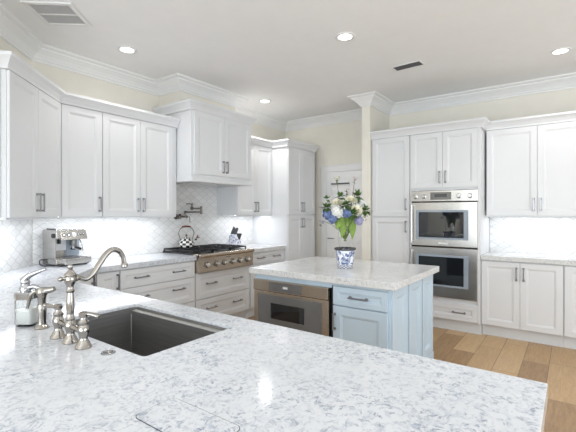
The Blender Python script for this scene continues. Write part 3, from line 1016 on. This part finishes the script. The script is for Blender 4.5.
for sx in range(3):
    cx = 0.157 + sx * 0.297
    for cy in (0.245, 0.520):
        bu = MB().lathe([(0.050, 0.0), (0.048, 0.012), (0.036, 0.016), (0.034, 0.022), (0.0005, 0.024)], (cx, cy, 0.210), 22).build('burner', M_iron, t, True)
        MB().lathe([(0.030, 0), (0.030, 0.006), (0.0005, 0.009)], (cx, cy, 0.233), 20).build('burner_cap', M_black, bu, True)
    g_ = MB()
    x0, x1, y0, y1, zg = cx - 0.143, cx + 0.143, 0.110, 0.655, 0.236
    for x in (x0, x1 - 0.012):
        g_.box(x, x + 0.012, y0, y1, zg - 0.004, zg + 0.012, 0.002)
    for y in (y0, (y0 + y1) / 2 - 0.006, y1 - 0.012):
        g_.box(x0, x1, y, y + 0.012, zg - 0.004, zg + 0.012, 0.002)
    for cy in (0.245, 0.520):
        for a in range(4):
            dx, dy = math.cos(a * PI / 2 + PI / 4 * 0), math.sin(a * PI / 2)
            g_.box(cx + dx * 0.02 - 0.005, cx + dx * 0.13 + 0.005, cy + dy * 0.02 - 0.005, cy + dy * 0.13 + 0.005, zg, zg + 0.014, 0.002)
    for x in (x0 + 0.006, x1 - 0.006):
        for y in (y0 + 0.006, y1 - 0.006):
            g_.box(x - 0.006, x + 0.006, y - 0.006, y + 0.006, 0.210, zg)
    g_.build('grate', M_iron, t)
GZ = 0.715 + 0.2505     # top of the grates

# pot filler
t = thing('pot_filler', 'dark pewter folding pot filler on the tiled wall above the kettle', 'pot filler', (3.145, YW - 0.011, 1.345))
MB().lathe([(0.034, 0), (0.034, 0.006), (0.026, 0.012), (0.018, 0.02)], (0, 0, 0), 20, (0, -1, 0)).tube([(0, -0.01, 0), (0, -0.075, 0)], 0.012, 12).build('flange', M_bronze, t, True)
a_ = MB().lathe([(0.018, -0.030), (0.020, -0.022), (0.016, -0.01), (0.016, 0.012), (0.020, 0.02), (0.012, 0.034)], (0, -0.075, 0), 16)
a_.tube([(0, -0.075, 0), (0.10, -0.075, 0.0)], 0.011, 12).sphere((0.105, -0.075, 0), 0.018)
a_.build('valve', M_bronze, t, True)
MB().tube([(0.105, -0.085, 0), (0.135, -0.10, -0.005), (0.140, -0.10, -0.075)], 0.0055, 10).build('lever', M_bronze, t, True)
a_ = MB().tube([(0.085, -0.075, 0.0), (0.085, -0.075, 0.055)], 0.011, 12).sphere((0.085, -0.075, 0.058), 0.017)
a_.tube([(0.085, -0.075, 0.058), (0.345, -0.075, 0.058)], 0.0095, 12)
a_.build('lower_arm', M_bronze, t, True)
MB().lathe([(0.012, 0.030), (0.017, 0.036), (0.015, 0.050), (0.014, 0.11), (0.017, 0.125), (0.012, 0.134)], (0.348, -0.075, 0), 16).build('joint', M_bronze, t, True)
a_ = MB().tube([(0.348, -0.075, 0.105), (0.165, -0.115, 0.105)], 0.0095, 12).sphere((0.158, -0.116, 0.106), 0.024)
a_.lathe([(0.011, 0.0), (0.009, 0.05)], (0.158, -0.116, 0.11), 12)
a_.build('upper_arm', M_bronze, t, True)
MB().tube([(0.080, -0.116, 0.162), (0.170, -0.116, 0.162)], 0.0065, 10).sphere((0.080, -0.116, 0.162), 0.009).sphere((0.170, -0.116, 0.162), 0.009).build('tap_handle', M_bronze, t, True)

# kettle
t = thing('kettle', 'black and white checked kettle with bronze ring handle on the rangetop', 'kettle', (3.20, 3.905, GZ), R(-30))
t.scale = (1.06, 1.06, 1.0)
kp = [(0.072, 0.0), (0.084, 0.006), (0.090, 0.022), (0.091, 0.042), (0.086, 0.064), (0.074, 0.086), (0.056, 0.103), (0.042, 0.110), (0.040, 0.113)]
MB().lathe(kp, (0, 0, 0), 32).build('body', M_check, t, True)
ld = MB().lathe([(0.042, 0.112), (0.043, 0.115), (0.030, 0.123), (0.012, 0.128), (0.007, 0.132)], (0, 0, 0), 24).build('lid', M_check, t, True)
MB().lathe([(0.006, 0.130), (0.010, 0.137), (0.013, 0.146), (0.009, 0.156), (0.0005, 0.162)], (0, 0, 0), 16).build('finial', M_red, ld, True)
sp_ = MB().tube([(0.078, 0, 0.060), (0.105, 0, 0.082), (0.122, 0, 0.112)], [0.018, 0.013, 0.009], 14, 5).build('spout', M_check, t, True)
MB().sphere((0.128, 0, 0.120), 0.014, (1.3, 0.8, 0.8)).sphere((0.132, 0, 0.136), 0.010, (0.7, 0.6, 1.5)).sphere((0.146, 0, 0.114), 0.008, (1.6, 0.6, 0.6)).build('whistle', M_red, sp_, True)
hp = [(-0.068, 0, 0.092)] + [(0.088 * math.cos(R(a)), 0, 0.172 + 0.088 * math.sin(R(a))) for a in range(205, -26, -23)] + [(0.068, 0, 0.092)]
hd = MB().tube(hp, 0.0055, 10, 3).build('handle', M_bronze, t, True)
MB().tube([(-0.052, 0, 0.252), (-0.02, 0, 0.258), (0.02, 0, 0.258), (0.052, 0, 0.252)], [0.009, 0.0115, 0.0115, 0.009], 12, 3).build('grip', M_red, hd, True)

# knife block
KL, KR = (4.045, 3.900), R(-2)
t = thing('knife_block', 'blue and white floral knife block leaning at the back of the counter', 'knife block', (KL[0], KL[1], TZ1), KR)
prof = [(-0.075, 0.0), (0.085, 0.0), (0.085, 0.075), (0.045, 0.085), (-0.005, 0.170), (-0.060, 0.150)]
prof = [(-0.070, 0.0), (0.085, 0.0), (0.088, 0.080), (0.030, 0.108), (-0.002, 0.178), (-0.040, 0.165)]
mb = MB().loops([[(x, -0.056, z) for x, z in prof], [(x, 0.056, z) for x, z in prof]])
bb = add_bevel(mb.build('body', M_block, t), 0.006, 3)
MB().box(-0.064, 0.080, -0.050, 0.050, -0.0, 0.004).build('base', M_black, t)
kd = Vector((0.46, 0, 0.89)).normalized()
KM = Matrix.Translation((KL[0], KL[1], TZ1)) @ Matrix.Rotation(KR, 4, 'Z')


def knife(x, y, z, L, label, group):
    k = thing('knife', label, 'knife', KM @ Vector((x, y, z)), KR, group)
    q = Vector((0, 0, 1)).rotation_difference(kd).to_matrix().to_4x4()
    MB().box(-0.010, 0.010, -0.0072, 0.0072, 0.004, L, 0.004, 2, mtx=q).build('handle', M_knife, k)
    MB().box(-0.0012, 0.0012, -0.009, 0.009, -0.05, 0.004, mtx=q).build('blade', M_steel, k)


lab = ['black-handled knife nearest the front in the upper row of the knife block', 'second knife from the front in the upper row of the block',
       'middle knife handle in the upper row of the knife block', 'fourth knife from the front in the upper row of the block', 'rearmost tall knife in the upper row of the knife block']
for i in range(5):
    knife(-0.016 + 0.004 * (i % 2), -0.045 + i * 0.0225, 0.165, (0.104, 0.118, 0.100, 0.112, 0.128)[i], lab[i], 'knives in the upper row of the block')
lab = ['short steak knife nearest the front in the lower row of the block', 'second short steak knife in the lower row of the block',
       'third short steak knife from the front in the block lower row', 'fourth short steak knife in the lower row of the block', 'rearmost short steak knife in the lower row of the block']
for i in range(5):
    knife(0.056, -0.045 + i * 0.0225, 0.092, 0.098, lab[i], 'steak knives in the lower row of the block')

# ------------------------------------------------------------------ island
IX, IY = 2.625, 2.250
t = thing('kitchen_island', 'pale blue kitchen island with panelled end and drawer', 'kitchen island', (IX, IY, 0), R(-90))
IL, IDp = 1.215, 0.985
mb = MB().box(0.752, IL, 0, IDp, 0.10, TZ0).box(0, IL, 0.75, IDp, 0.10, TZ0).box(0, 0.752, 0, IDp, 0.10, 0.395)
mb.box(0, 0.752, 0, 0.75, 0.846, TZ0).box(-0.004, 0.012, 0, 0.75, 0.10, TZ0).box(0.05, IL - 0.05, 0.06, IDp - 0.05, 0, 0.10)
mb.box(-0.004, IL, -0.019, 0, 0.845, TZ0).box(-0.004, 0.760, -0.019, 0.30, 0.824, 0.846)
mb.build('body', M_blue, t)
front(t, 'drawer', 0.772, 1.205, 0.700, 0.842, [(0.985, 0.771, False)], M_blue, rail=0.042, L=0.150)
front(t, 'door', 0.772, 1.205, 0.115, 0.694, [(0.790, 0.575, True)], M_blue, rail=0.062, L=0.13)
MB().box(0.752, 0.770, -0.004, 0.0, 0.10, 0.845).build('gap_shade_strip', M_dark, t)  # black strip paints the shade of the open gap beside the microwave
# panelled end (local x = IL plane)
for a, b in ((0.012, 0.318), (0.352, 0.655), (0.688, 0.975)):
    d = MB().panel(a, b, 0.16, 0.855, 0.0, [(0, -0.018), (0.002, -0.020), (0.060, -0.020), (0.066, -0.015), (0.074, -0.012), (0.082, -0.005), (0.086, -0.005)])
    d.build('end_panel', M_blue, t, loc=(IL, 0, 0), rot=(0, 0, R(90)))
MB().box(IL, IL + 0.004, 0.0, IDp, 0.10, TZ0).build('end_backing', M_blue, t)
MB().box(IL, IL + 0.024, -0.0, IDp, 0.0, 0.155, 0.004).build('plinth', M_blue, t)
MB().lathe([(0.020, 0.0), (0.030, 0.02), (0.024, 0.06), (0.032, 0.10), (0.026, 0.15)], (IL - 0.012, IDp - 0.020, 0.0), 16).build('corner_foot', M_blue, t, True)

t = thing('microwave_drawer', 'stainless steel microwave drawer built into the blue island front', 'microwave', (IX, IY + 0.006, 0.40), R(-90))
MW = 0.750
MB().box(0.022, MW - 0.006, 0.0, 0.50, 0.006, 0.425).build('body', M_black, t)
cp = MB().box(0.0, MW, -0.046, -0.006, 0.330, 0.422, 0.004, 2).build('control_panel', M_steel_floor, t)
MB().box(0.175, 0.505, -0.0485, -0.0455, 0.340, 0.412).build('touch_panel', M_smoke, cp)
MB().box(0.325, 0.372, -0.0500, -0.0484, 0.368, 0.386).build('display', M_badge, cp)
dr = MB().box(0.0, MW, -0.036, -0.004, 0.0, 0.325, 0.004, 2).build('drawer_front', M_steel_floor, t)
MB().box(0.045, 0.690, -0.040, -0.0355, 0.012, 0.300, 0.002).build('glass', M_smoke, dr)
MB().box(0.190, 0.530, -0.042, -0.0395, 0.105, 0.235).build('window', M_blackglass, dr)

# ------------------------------------------------------------------ vase + bouquet
VX, VY = 3.045, 1.605
BR = R(-53.9)
t = thing('flower_pot', 'blue and white porcelain pot with checked rim on the island', 'flower pot', (VX, VY, TZ1))
MB().lathe([(0.060, 0.0), (0.066, 0.003), (0.067, 0.012), (0.068, 0.034)], (0, 0, 0), 36, cap=True).build('foot_band', M_potcheck, t, True)
MB().lathe([(0.068, 0.034), (0.074, 0.080), (0.083, 0.150), (0.086, 0.158), (0.081, 0.158), (0.076, 0.140), (0.066, 0.03), (0.0005, 0.028)], (0, 0, 0), 36, cap=False).build('pot_body', M_pot, t, True)
MB().lathe([(0.0865, 0.157), (0.094, 0.162), (0.096, 0.170), (0.094, 0.177), (0.088, 0.177), (0.083, 0.170), (0.082, 0.158)], (0, 0, 0), 36, cap=False).build('rim', M_rimcheck, t, True)
t2 = MB()
t2.lathe([(0.048, 0.0), (0.052, 0.004), (0.054, 0.15), (0.060, 0.285), (0.057, 0.285), (0.051, 0.15), (0.049, 0.010), (0.0005, 0.008)], (0, 0, 0), 32, cap=True)
vs = tag(t2.build('glass_vase', M_thin, None, True, loc=(VX, VY, TZ1 + 0.0290)), 'clear glass vase standing inside the blue and white pot', 'vase')

NECK = Vector((0, 0, TZ1 + 0.20))


def wpt(a, d, z):
    """bouquet frame: a = right as seen from the sink side, d = depth, z = height above the floor"""
    ca, sa = math.cos(BR), math.sin(BR)
    return Vector((a * ca - d * sa, a * sa + d * ca, z))


def px(u, v, d=0.0):
    """picture offsets measured on the bouquet: 1 unit = 8.7 mm"""
    return wpt((u - 345.3) * 0.0087, d, TZ1 + (268 - v) * 0.0087)


def stem_to(th, head, m=M_stem, r=0.0028, a0=None):
    """stem from the vase up to a head (both relative to the vase axis)"""
    h_ = Vector(head)
    k = Vector((h_.x, h_.y, 0))
    k = k.normalized() * min(0.030, k.length) if k.length > 1e-5 else k
    b0 = Vector((-k.x * 0.4, -k.y * 0.4, TZ1 + 0.235))
    b1 = Vector((k.x, k.y, TZ1 + 0.30))
    mid = (b1 + h_) * 0.5 + Vector((0, 0, 0.02))
    off = -Vector((0, 0, TZ1))
    return MB().tube([b0 + off, b1 + off, mid + off, h_ + off], r, 7, 5).build('stem', m, th, True)


def petal_cloud(center, R0, n, pr, flat=0.35):
    mb = MB()
    for i in range(n):
        ph = math.acos(1 - 2 * (i + 0.5) / n)
        th = PI * (1 + 5 ** 0.5) * i
        d = Vector((math.cos(th) * math.sin(ph), math.sin(th) * math.sin(ph), math.cos(ph)))
        q = Vector((0, 0, 1)).rotation_difference(d).to_matrix().to_4x4() @ Matrix.Rotation(random.uniform(0, PI), 4, 'Z')
        p = center + d * R0 * random.uniform(0.72, 1.16)
        for k in range(2):
            qq = q @ Matrix.Rotation(k * PI / 2, 4, 'Z')
            mb.sphere(p, pr, (1.0, 0.5, flat), 1, qq)
    mb.sphere(center, R0 * 0.72, (1, 1, 1), 2)
    return mb


def rose(center, r):
    """cupped overlapping petals opening outward"""
    mb = MB()
    up = (center - Vector((0, 0, 0.30)) + wpt(0, -0.16, 0)).normalized()
    q = Vector((0, 0, 1)).rotation_difference(up)
    for layer, (rad, hh, n, tilt) in enumerate(((0.30, 0.75, 3, 8), (0.52, 0.72, 5, 22), (0.74, 0.62, 6, 40), (0.92, 0.42, 7, 62))):
        for i in range(n):
            a = 2 * PI * i / n + layer * 0.7
            rings = []
            for vv in range(5):
                f = vv / 4
                row = []
                for uu in range(7):
                    w = (uu - 3) / 3
                    wid = (0.55 + 0.45 * math.sin(PI * min(1, 0.25 + f * 0.6))) * PI / n * 1.35
                    ang = a + w * wid * (1 - 0.15 * f)
                    rr = r * (0.14 + (rad - 0.14) * (0.35 + 0.65 * f) + 0.10 * f * f * math.sin(R(tilt)))
                    zz = r * (hh * f * math.cos(R(tilt * 0.6)) - 0.10 * w * w * f - 0.30)
                    row.append(center + q @ Vector((rr * math.cos(ang), rr * math.sin(ang), zz)))
                rings.append(row)
            mb.loops(rings, False, False, False)
    mb.sphere(center - up * r * 0.12, r * 0.26, (1, 1, 1.3), 1)
    return mb


def leaf_mesh(mb, base, tip, width, droop=0.0, up=Vector((0, 0, 1))):
    base, tip = Vector(base), Vector(tip)
    ax = tip - base
    side = ax.cross(up)
    if side.length < 1e-5:
        side = Vector((1, 0, 0))
    side.normalize()
    nn = side.cross(ax).normalized()
    rows = []
    for k in range(8):
        f = k / 7
        wv = width * math.sin(PI * (0.06 + 0.94 * f) ** 0.8) * (1 if f < 1 else 0) + 0.0006
        p = base + ax * f - Vector((0, 0, droop * f * f))
        rows.append([p - side * wv + nn * wv * 0.25, p, p + side * wv + nn * wv * 0.25])
    mb.loops(rows, False, False, False)
    return mb


OFF = Vector((0, 0, TZ1))
G_R = 'cream roses in the bouquet'
for (u, v, d, r, m, lb) in (
        (336.5, 202.5, -0.05, 0.048, M_cream, 'cream rose at the upper left of the bouquet'),
        (350.8, 199.5, -0.05, 0.050, M_cream, 'cream rose at the top centre of the bouquet'),
        (361.0, 203.5, -0.04, 0.052, M_white, 'large white rose at the upper right of the bouquet'),
        (355.2, 209.5, -0.10, 0.050, M_cream, 'cream rose lower right of the bouquet centre, facing the sink'),
        (343.6, 203.5, -0.02, 0.036, M_white, 'small white rose in the middle of the bouquet, between two cream ones'),
        (350.0, 206.0, 0.10, 0.046, M_white, 'white rose on the far side of the bouquet')):
    th = thing('rose', lb, 'flower', (VX, VY, TZ1), 0, G_R)
    hc = px(u, v, d)
    rose(hc - OFF, r).build('bloom', m, th, True)
    stem_to(th, hc - Vector((0, 0, r * 0.3)))
    lf = MB()
    leaf_mesh(lf, hc - OFF - Vector((0, 0, r * 0.5)), hc - OFF + Vector((random.uniform(-.05, .05), random.uniform(-.05, .05), -0.045)), 0.016)
    lf.build('leaf', M_leaf, th, True)
G_H = 'hydrangea heads in the bouquet'
for (u, v, d, r, m, lb) in (
        (336.3, 211.5, -0.09, 0.052, M_white, 'big white hydrangea head at the left of the bouquet front'),
        (345.2, 213.0, -0.11, 0.036, M_hydr, 'deep blue hydrangea head at the centre of the bouquet'),
        (327.3, 214.5, -0.05, 0.040, M_hydr, 'blue hydrangea head at the left edge of the bouquet'),
        (331.8, 219.0, -0.08, 0.034, M_hydr, 'blue hydrangea head hanging low at the left of the bouquet'),
        (357.8, 220.5, -0.07, 0.033, M_lav, 'lavender hydrangea head hanging low at the right of the bouquet')):
    th = thing('hydrangea', lb, 'flower', (VX, VY, TZ1), 0, G_H)
    hc = px(u, v, d)
    petal_cloud(hc - OFF, r * 0.95, 64, 0.016).build('bloom', m, th, True)
    stem_to(th, hc - Vector((0, 0, r * 0.5)))
G_S = 'small sprigs in the bouquet'
for (u, v, d, m, n, lb) in (
        (325.0, 204.0, 0.0, M_cream, 5, 'sprig of small cream buds at the far left of the bouquet'),
        (368.0, 204.5, 0.0, M_cream, 4, 'sprig of small cream buds at the far right of the bouquet'),
        (347.5, 190.8, 0.02, M_pink, 7, 'sprig of dusty pink blossoms rising from the bouquet top'),
        (340.0, 195.5, 0.0, M_lav, 4, 'sprig of violet florets above the left cream rose'),
        (355.5, 193.0, 0.0, M_pink, 5, 'sprig of pinkish blossoms above the right roses'),
        (321.5, 220.5, -0.02, M_lav, 5, 'sprig of lavender florets drooping at the lower left of the bouquet'),
        (365.5, 215.0, -0.02, M_lav, 4, 'sprig of lavender florets drooping at the lower right of the bouquet'),
        (355.8, 177.5, 0.03, M_pink, 6, 'tall curved twig with pinkish blossoms reaching highest at right'),
        (337.4, 178.0, 0.03, M_bud, 5, 'tall twig with a yellow-green bud reaching up at left')):
    th = thing('flower_sprig', lb, 'flower', (VX, VY, TZ1), 0, G_S)
    hc = px(u, v, d) - OFF
    mb = MB()
    for i in range(n):
        p = hc + Vector((random.uniform(-1, 1), random.uniform(-1, 1), random.uniform(-1, 1))) * 0.020
        for k in range(4):
            q = Matrix.Rotation(k * PI / 2, 4, 'Z') @ Matrix.Rotation(random.uniform(.3, 1.2), 4, 'X')
            mb.sphere(p, 0.0095, (0.9, 0.5, 0.4), 1, q)
        mb.sphere(p, 0.006, (1, 1, 1), 1)
    mb.build('blossom', m, th, True)
    stem_to(th, hc + OFF, M_twig if v < 196 else M_stem, 0.0022)
    lf = MB()
    for i in range(4):
        bse = hc + Vector((0, 0, -0.015 - 0.012 * i))
        leaf_mesh(lf, bse, bse + Vector((random.uniform(-.035, .035), random.uniform(-.035, .035), random.uniform(-.01, .025))), 0.008)
    lf.build('leaves', M_leaf, th, True)
G_F = 'green foliage in the bouquet'
for (u, v, d, n, m, s, lb) in (
        (326.0, 208.0, -0.06, 22, M_leaf, 0.044, 'dark green foliage spray at the left of the bouquet'),
        (343.5, 205.5, -0.13, 26, M_leaf, 0.046, 'green foliage spray at the centre of the bouquet front'),
        (364.0, 211.0, -0.07, 24, M_leaf, 0.046, 'dark green foliage spray at the right of the bouquet'),
        (350.5, 214.5, -0.12, 28, M_leaf, 0.046, 'green foliage spray under the cream roses on the right'),
        (340.0, 197.5, -0.02, 22, M_leaf, 0.042, 'foliage spray behind the upper left rose'),
        (357.0, 196.5, -0.03, 24, M_leaf, 0.044, 'foliage spray behind the upper right rose'),
        (326.5, 199.5, 0.0, 12, M_leaf, 0.030, 'small foliage tip pointing up at the far left')):
    th = thing('foliage_spray', lb, 'foliage', (VX, VY, TZ1), 0, G_F)
    hc = px(u, v, d) - OFF
    lf = MB()
    for i in range(n):
        dv = Vector((random.uniform(-1, 1), random.uniform(-1, 1), random.uniform(-0.7, 1))).normalized()
        bse = hc + dv * 0.012
        leaf_mesh(lf, bse, bse + dv * s * random.uniform(0.9, 1.5), s * 0.36, 0.006)
    lf.build('leaves', m, th, True)
    stem_to(th, hc + OFF)
G_L = 'broad lime leaves at the vase mouth'
for (u0, v0, u1, v1, d, wd, lb) in (
        (341.0, 217.0, 335.5, 228.5, -0.06, 0.040, 'broad lime green leaf folded at the left of the vase mouth'),
        (343.5, 219.0, 341.0, 238.0, -0.055, 0.030, 'long lime green leaf hanging at the left centre of the vase'),
        (351.5, 217.0, 351.5, 239.0, -0.055, 0.032, 'long lime green leaf hanging at the right of the vase'),
        (347.0, 214.0, 345.5, 226.0, -0.06, 0.034, 'broad lime green leaf across the middle of the vase mouth')):
    th = thing('broad_leaf', lb, 'leaf', (VX, VY, TZ1), 0, G_L)
    mb = MB()
    a_, b_ = px(u0, v0, d) - OFF, px(u1, v1, d) - OFF
    leaf_mesh(mb, a_, b_, wd, 0.0, up=wpt(0.25, 1, 0))
    mb.build('blade', M_lime, th, True)
    MB().tube([a_, Vector((0, 0, 0.30)), Vector((0, 0, 0.24))], 0.003, 7, 5).build('stem', M_lime, th, True)

# ------------------------------------------------------------------ door in the far wall
DY0, DY1, DZ = 3.215, 2.42, 2.045
w = MB()
w.box(XW - 0.022, XW, DY0, DY0 + 0.092, 0, DZ, 0.003).box(XW - 0.022, XW, DY1 - 0.092, DY1, 0, DZ, 0.003).box(XW - 0.022, XW, DY1 - 0.092, DY0 + 0.092, DZ, DZ + 0.092, 0.003)
w.box(XW - 0.028, XW, DY1 - 0.098, DY0 + 0.098, DZ + 0.086, DZ + 0.104, 0.002)
d1 = struct('door_1', w, M_trim)
s_ = MB()
st = 0.012
s_.box(XW - st, XW - 0.001, DY0 - 0.10, DY0 - 0.002, 0.005, DZ - 0.002).box(XW - st, XW - 0.001, DY1 + 0.002, DY1 + 0.10, 0.005, DZ - 0.002)
s_.box(XW - st, XW - 0.001, DY1 + 0.10, DY0 - 0.10, DZ - 0.11, DZ - 0.002).box(XW - st, XW - 0.001, DY1 + 0.10, DY0 - 0.10, 0.005, 0.25)
s_.box(XW - st, XW - 0.001, DY1 + 0.10, DY0 - 0.10, 0.93, 1.04).box(XW - 0.006, XW - 0.001, DY1 + 0.10, DY0 - 0.10, 0.25, 0.93)
s_.box(XW - st, XW - 0.001, 2.80, 2.83, 1.04, DZ - 0.11)
s_.build('door_slab', M_door, d1)
MB().box(XW - 0.005, XW - 0.001, DY1 + 0.10, DY0 - 0.10, 1.04, DZ - 0.11).build('pane', M_door, d1)  # opaque white: brightness of the lit space behind the glass put into colour
MB().box(XW - 0.030, XW - st, 2.80, 3.12, 1.840, 1.862, 0.002).build('rail', M_ventd, d1)
MB().tube([(XW - st, 3.165, 0.985), (XW - 0.05, 3.165, 0.985), (XW - 0.05, 3.06, 0.985)], 0.009, 10).build('handle', M_pull, d1, True)

# ------------------------------------------------------------------ ceiling fittings
G_C = 'recessed ceiling lights'


def downlight(x, y, label, energy=16):
    t = thing('ceiling_light', label, 'ceiling light', (x, y, CEIL), 0, G_C)
    MB().lathe([(0.060, -0.001), (0.060, -0.006), (0.072, -0.010), (0.090, -0.007), (0.092, -0.001)], (0, 0, 0), 36, cap=False).build('trim_ring', M_trim, t, True)
    MB().lathe([(0.0605, -0.0035), (0.050, -0.0045), (0.0005, -0.005)], (0, 0, 0), 32, cap=False).build('diffuser', M_lamp, t, True)
    d = bpy.data.lights.new('downlight', 'SPOT')
    d.energy = energy
    d.spot_size = R(150)
    d.spot_blend = 0.8
    d.shadow_soft_size = 0.06
    d.color = (1, 0.97, 0.93)
    l = bpy.data.objects.new('downlight', d)
    COL.objects.link(l)
    l.location = (x, y, CEIL - 0.03)


downlight(2.091, 3.41, 'lit recessed ceiling light above the left wall cabinets')
downlight(3.062, 1.615, 'lit recessed ceiling light above the island')
downlight(4.184, 3.445, 'lit recessed ceiling light right of the range hood', 30)
downlight(4.549, 0.097, 'lit recessed ceiling light near the right end of the oven wall')
for (x, y) in ((1.2, 0.9), (2.7, -0.6)):
    d = bpy.data.lights.new('downlight', 'SPOT')
    d.energy = 16
    d.spot_size = R(150)
    d.spot_blend = 0.8
    d.shadow_soft_size = 0.06
    l = bpy.data.objects.new('downlight', d)
    COL.objects.link(l)
    l.location = (x, y, CEIL - 0.03)

t = thing('return_vent', 'large square white return air grille in the ceiling at left', 'vent', (1.40, 3.225, CEIL), R(40))
mb = MB()
mb.box(-0.18, 0.18, -0.18, -0.145, -0.012, -0.001, 0.003).box(-0.18, 0.18, 0.145, 0.18, -0.012, -0.001, 0.003)
mb.box(-0.18, -0.145, -0.145, 0.145, -0.012, -0.001, 0.003).box(0.145, 0.18, -0.145, 0.145, -0.012, -0.001, 0.003)
mb.box(-0.006, 0.006, -0.145, 0.145, -0.010, -0.001)
mb.build('frame', M_trim, t)
mb = MB()
for i in range(17):
    y = -0.140 + i * 0.0172
    mb.box(-0.145, 0.145, y, y + 0.004, -0.008, -0.002)
    mb.box(y, y + 0.004, -0.145, 0.145, -0.007, -0.003)
mb.build('grille', M_vent, t)
MB().box(-0.146, 0.146, -0.146, 0.146, -0.002, -0.0008).build('backing', M_steelgrey, t)
t = thing('supply_vent', 'small dark slotted supply vent in the ceiling', 'vent', (4.058, 1.403, CEIL), R(-4))
mb = MB()
mb.box(-0.075, 0.075, -0.158, -0.142, -0.008, -0.001, 0.002).box(-0.075, 0.075, 0.142, 0.158, -0.008, -0.001, 0.002)
mb.box(-0.075, -0.060, -0.142, 0.142, -0.008, -0.001, 0.002).box(0.060, 0.075, -0.142, 0.142, -0.008, -0.001, 0.002)
mb.build('frame', M_trim, t)
mb = MB()
for i in range(5):
    x = -0.050 + i * 0.025
    mb.box(x - 0.008, x + 0.008, -0.142, 0.142, -0.006, -0.004, mtx=None)
mb.build('louvre', M_ventd, t)
MB().box(-0.061, 0.061, -0.143, 0.143, -0.002, -0.0008).build('backing', M_dark, t)

# ------------------------------------------------------------------ under-cabinet light
area('undercab_diag', (1.195, 3.385, UB - 0.0085), (0, 0, R(45)), 0.70, 0.03, 2.4, (0.93, 0.96, 1.0))
area('undercab_left', (2.20, 3.795, UB - 0.0085), (0, 0, 0), 1.20, 0.03, 4.0, (0.93, 0.96, 1.0))
area('undercab_mid', (4.22, 3.795, UB - 0.0085), (0, 0, 0), 0.68, 0.03, 1.9, (0.93, 0.96, 1.0))
area('undercab_right', (5.25, 0.30, UB - 0.0085), (0, 0, R(90)), 0.95, 0.03, 1.5, (0.93, 0.96, 1.0))
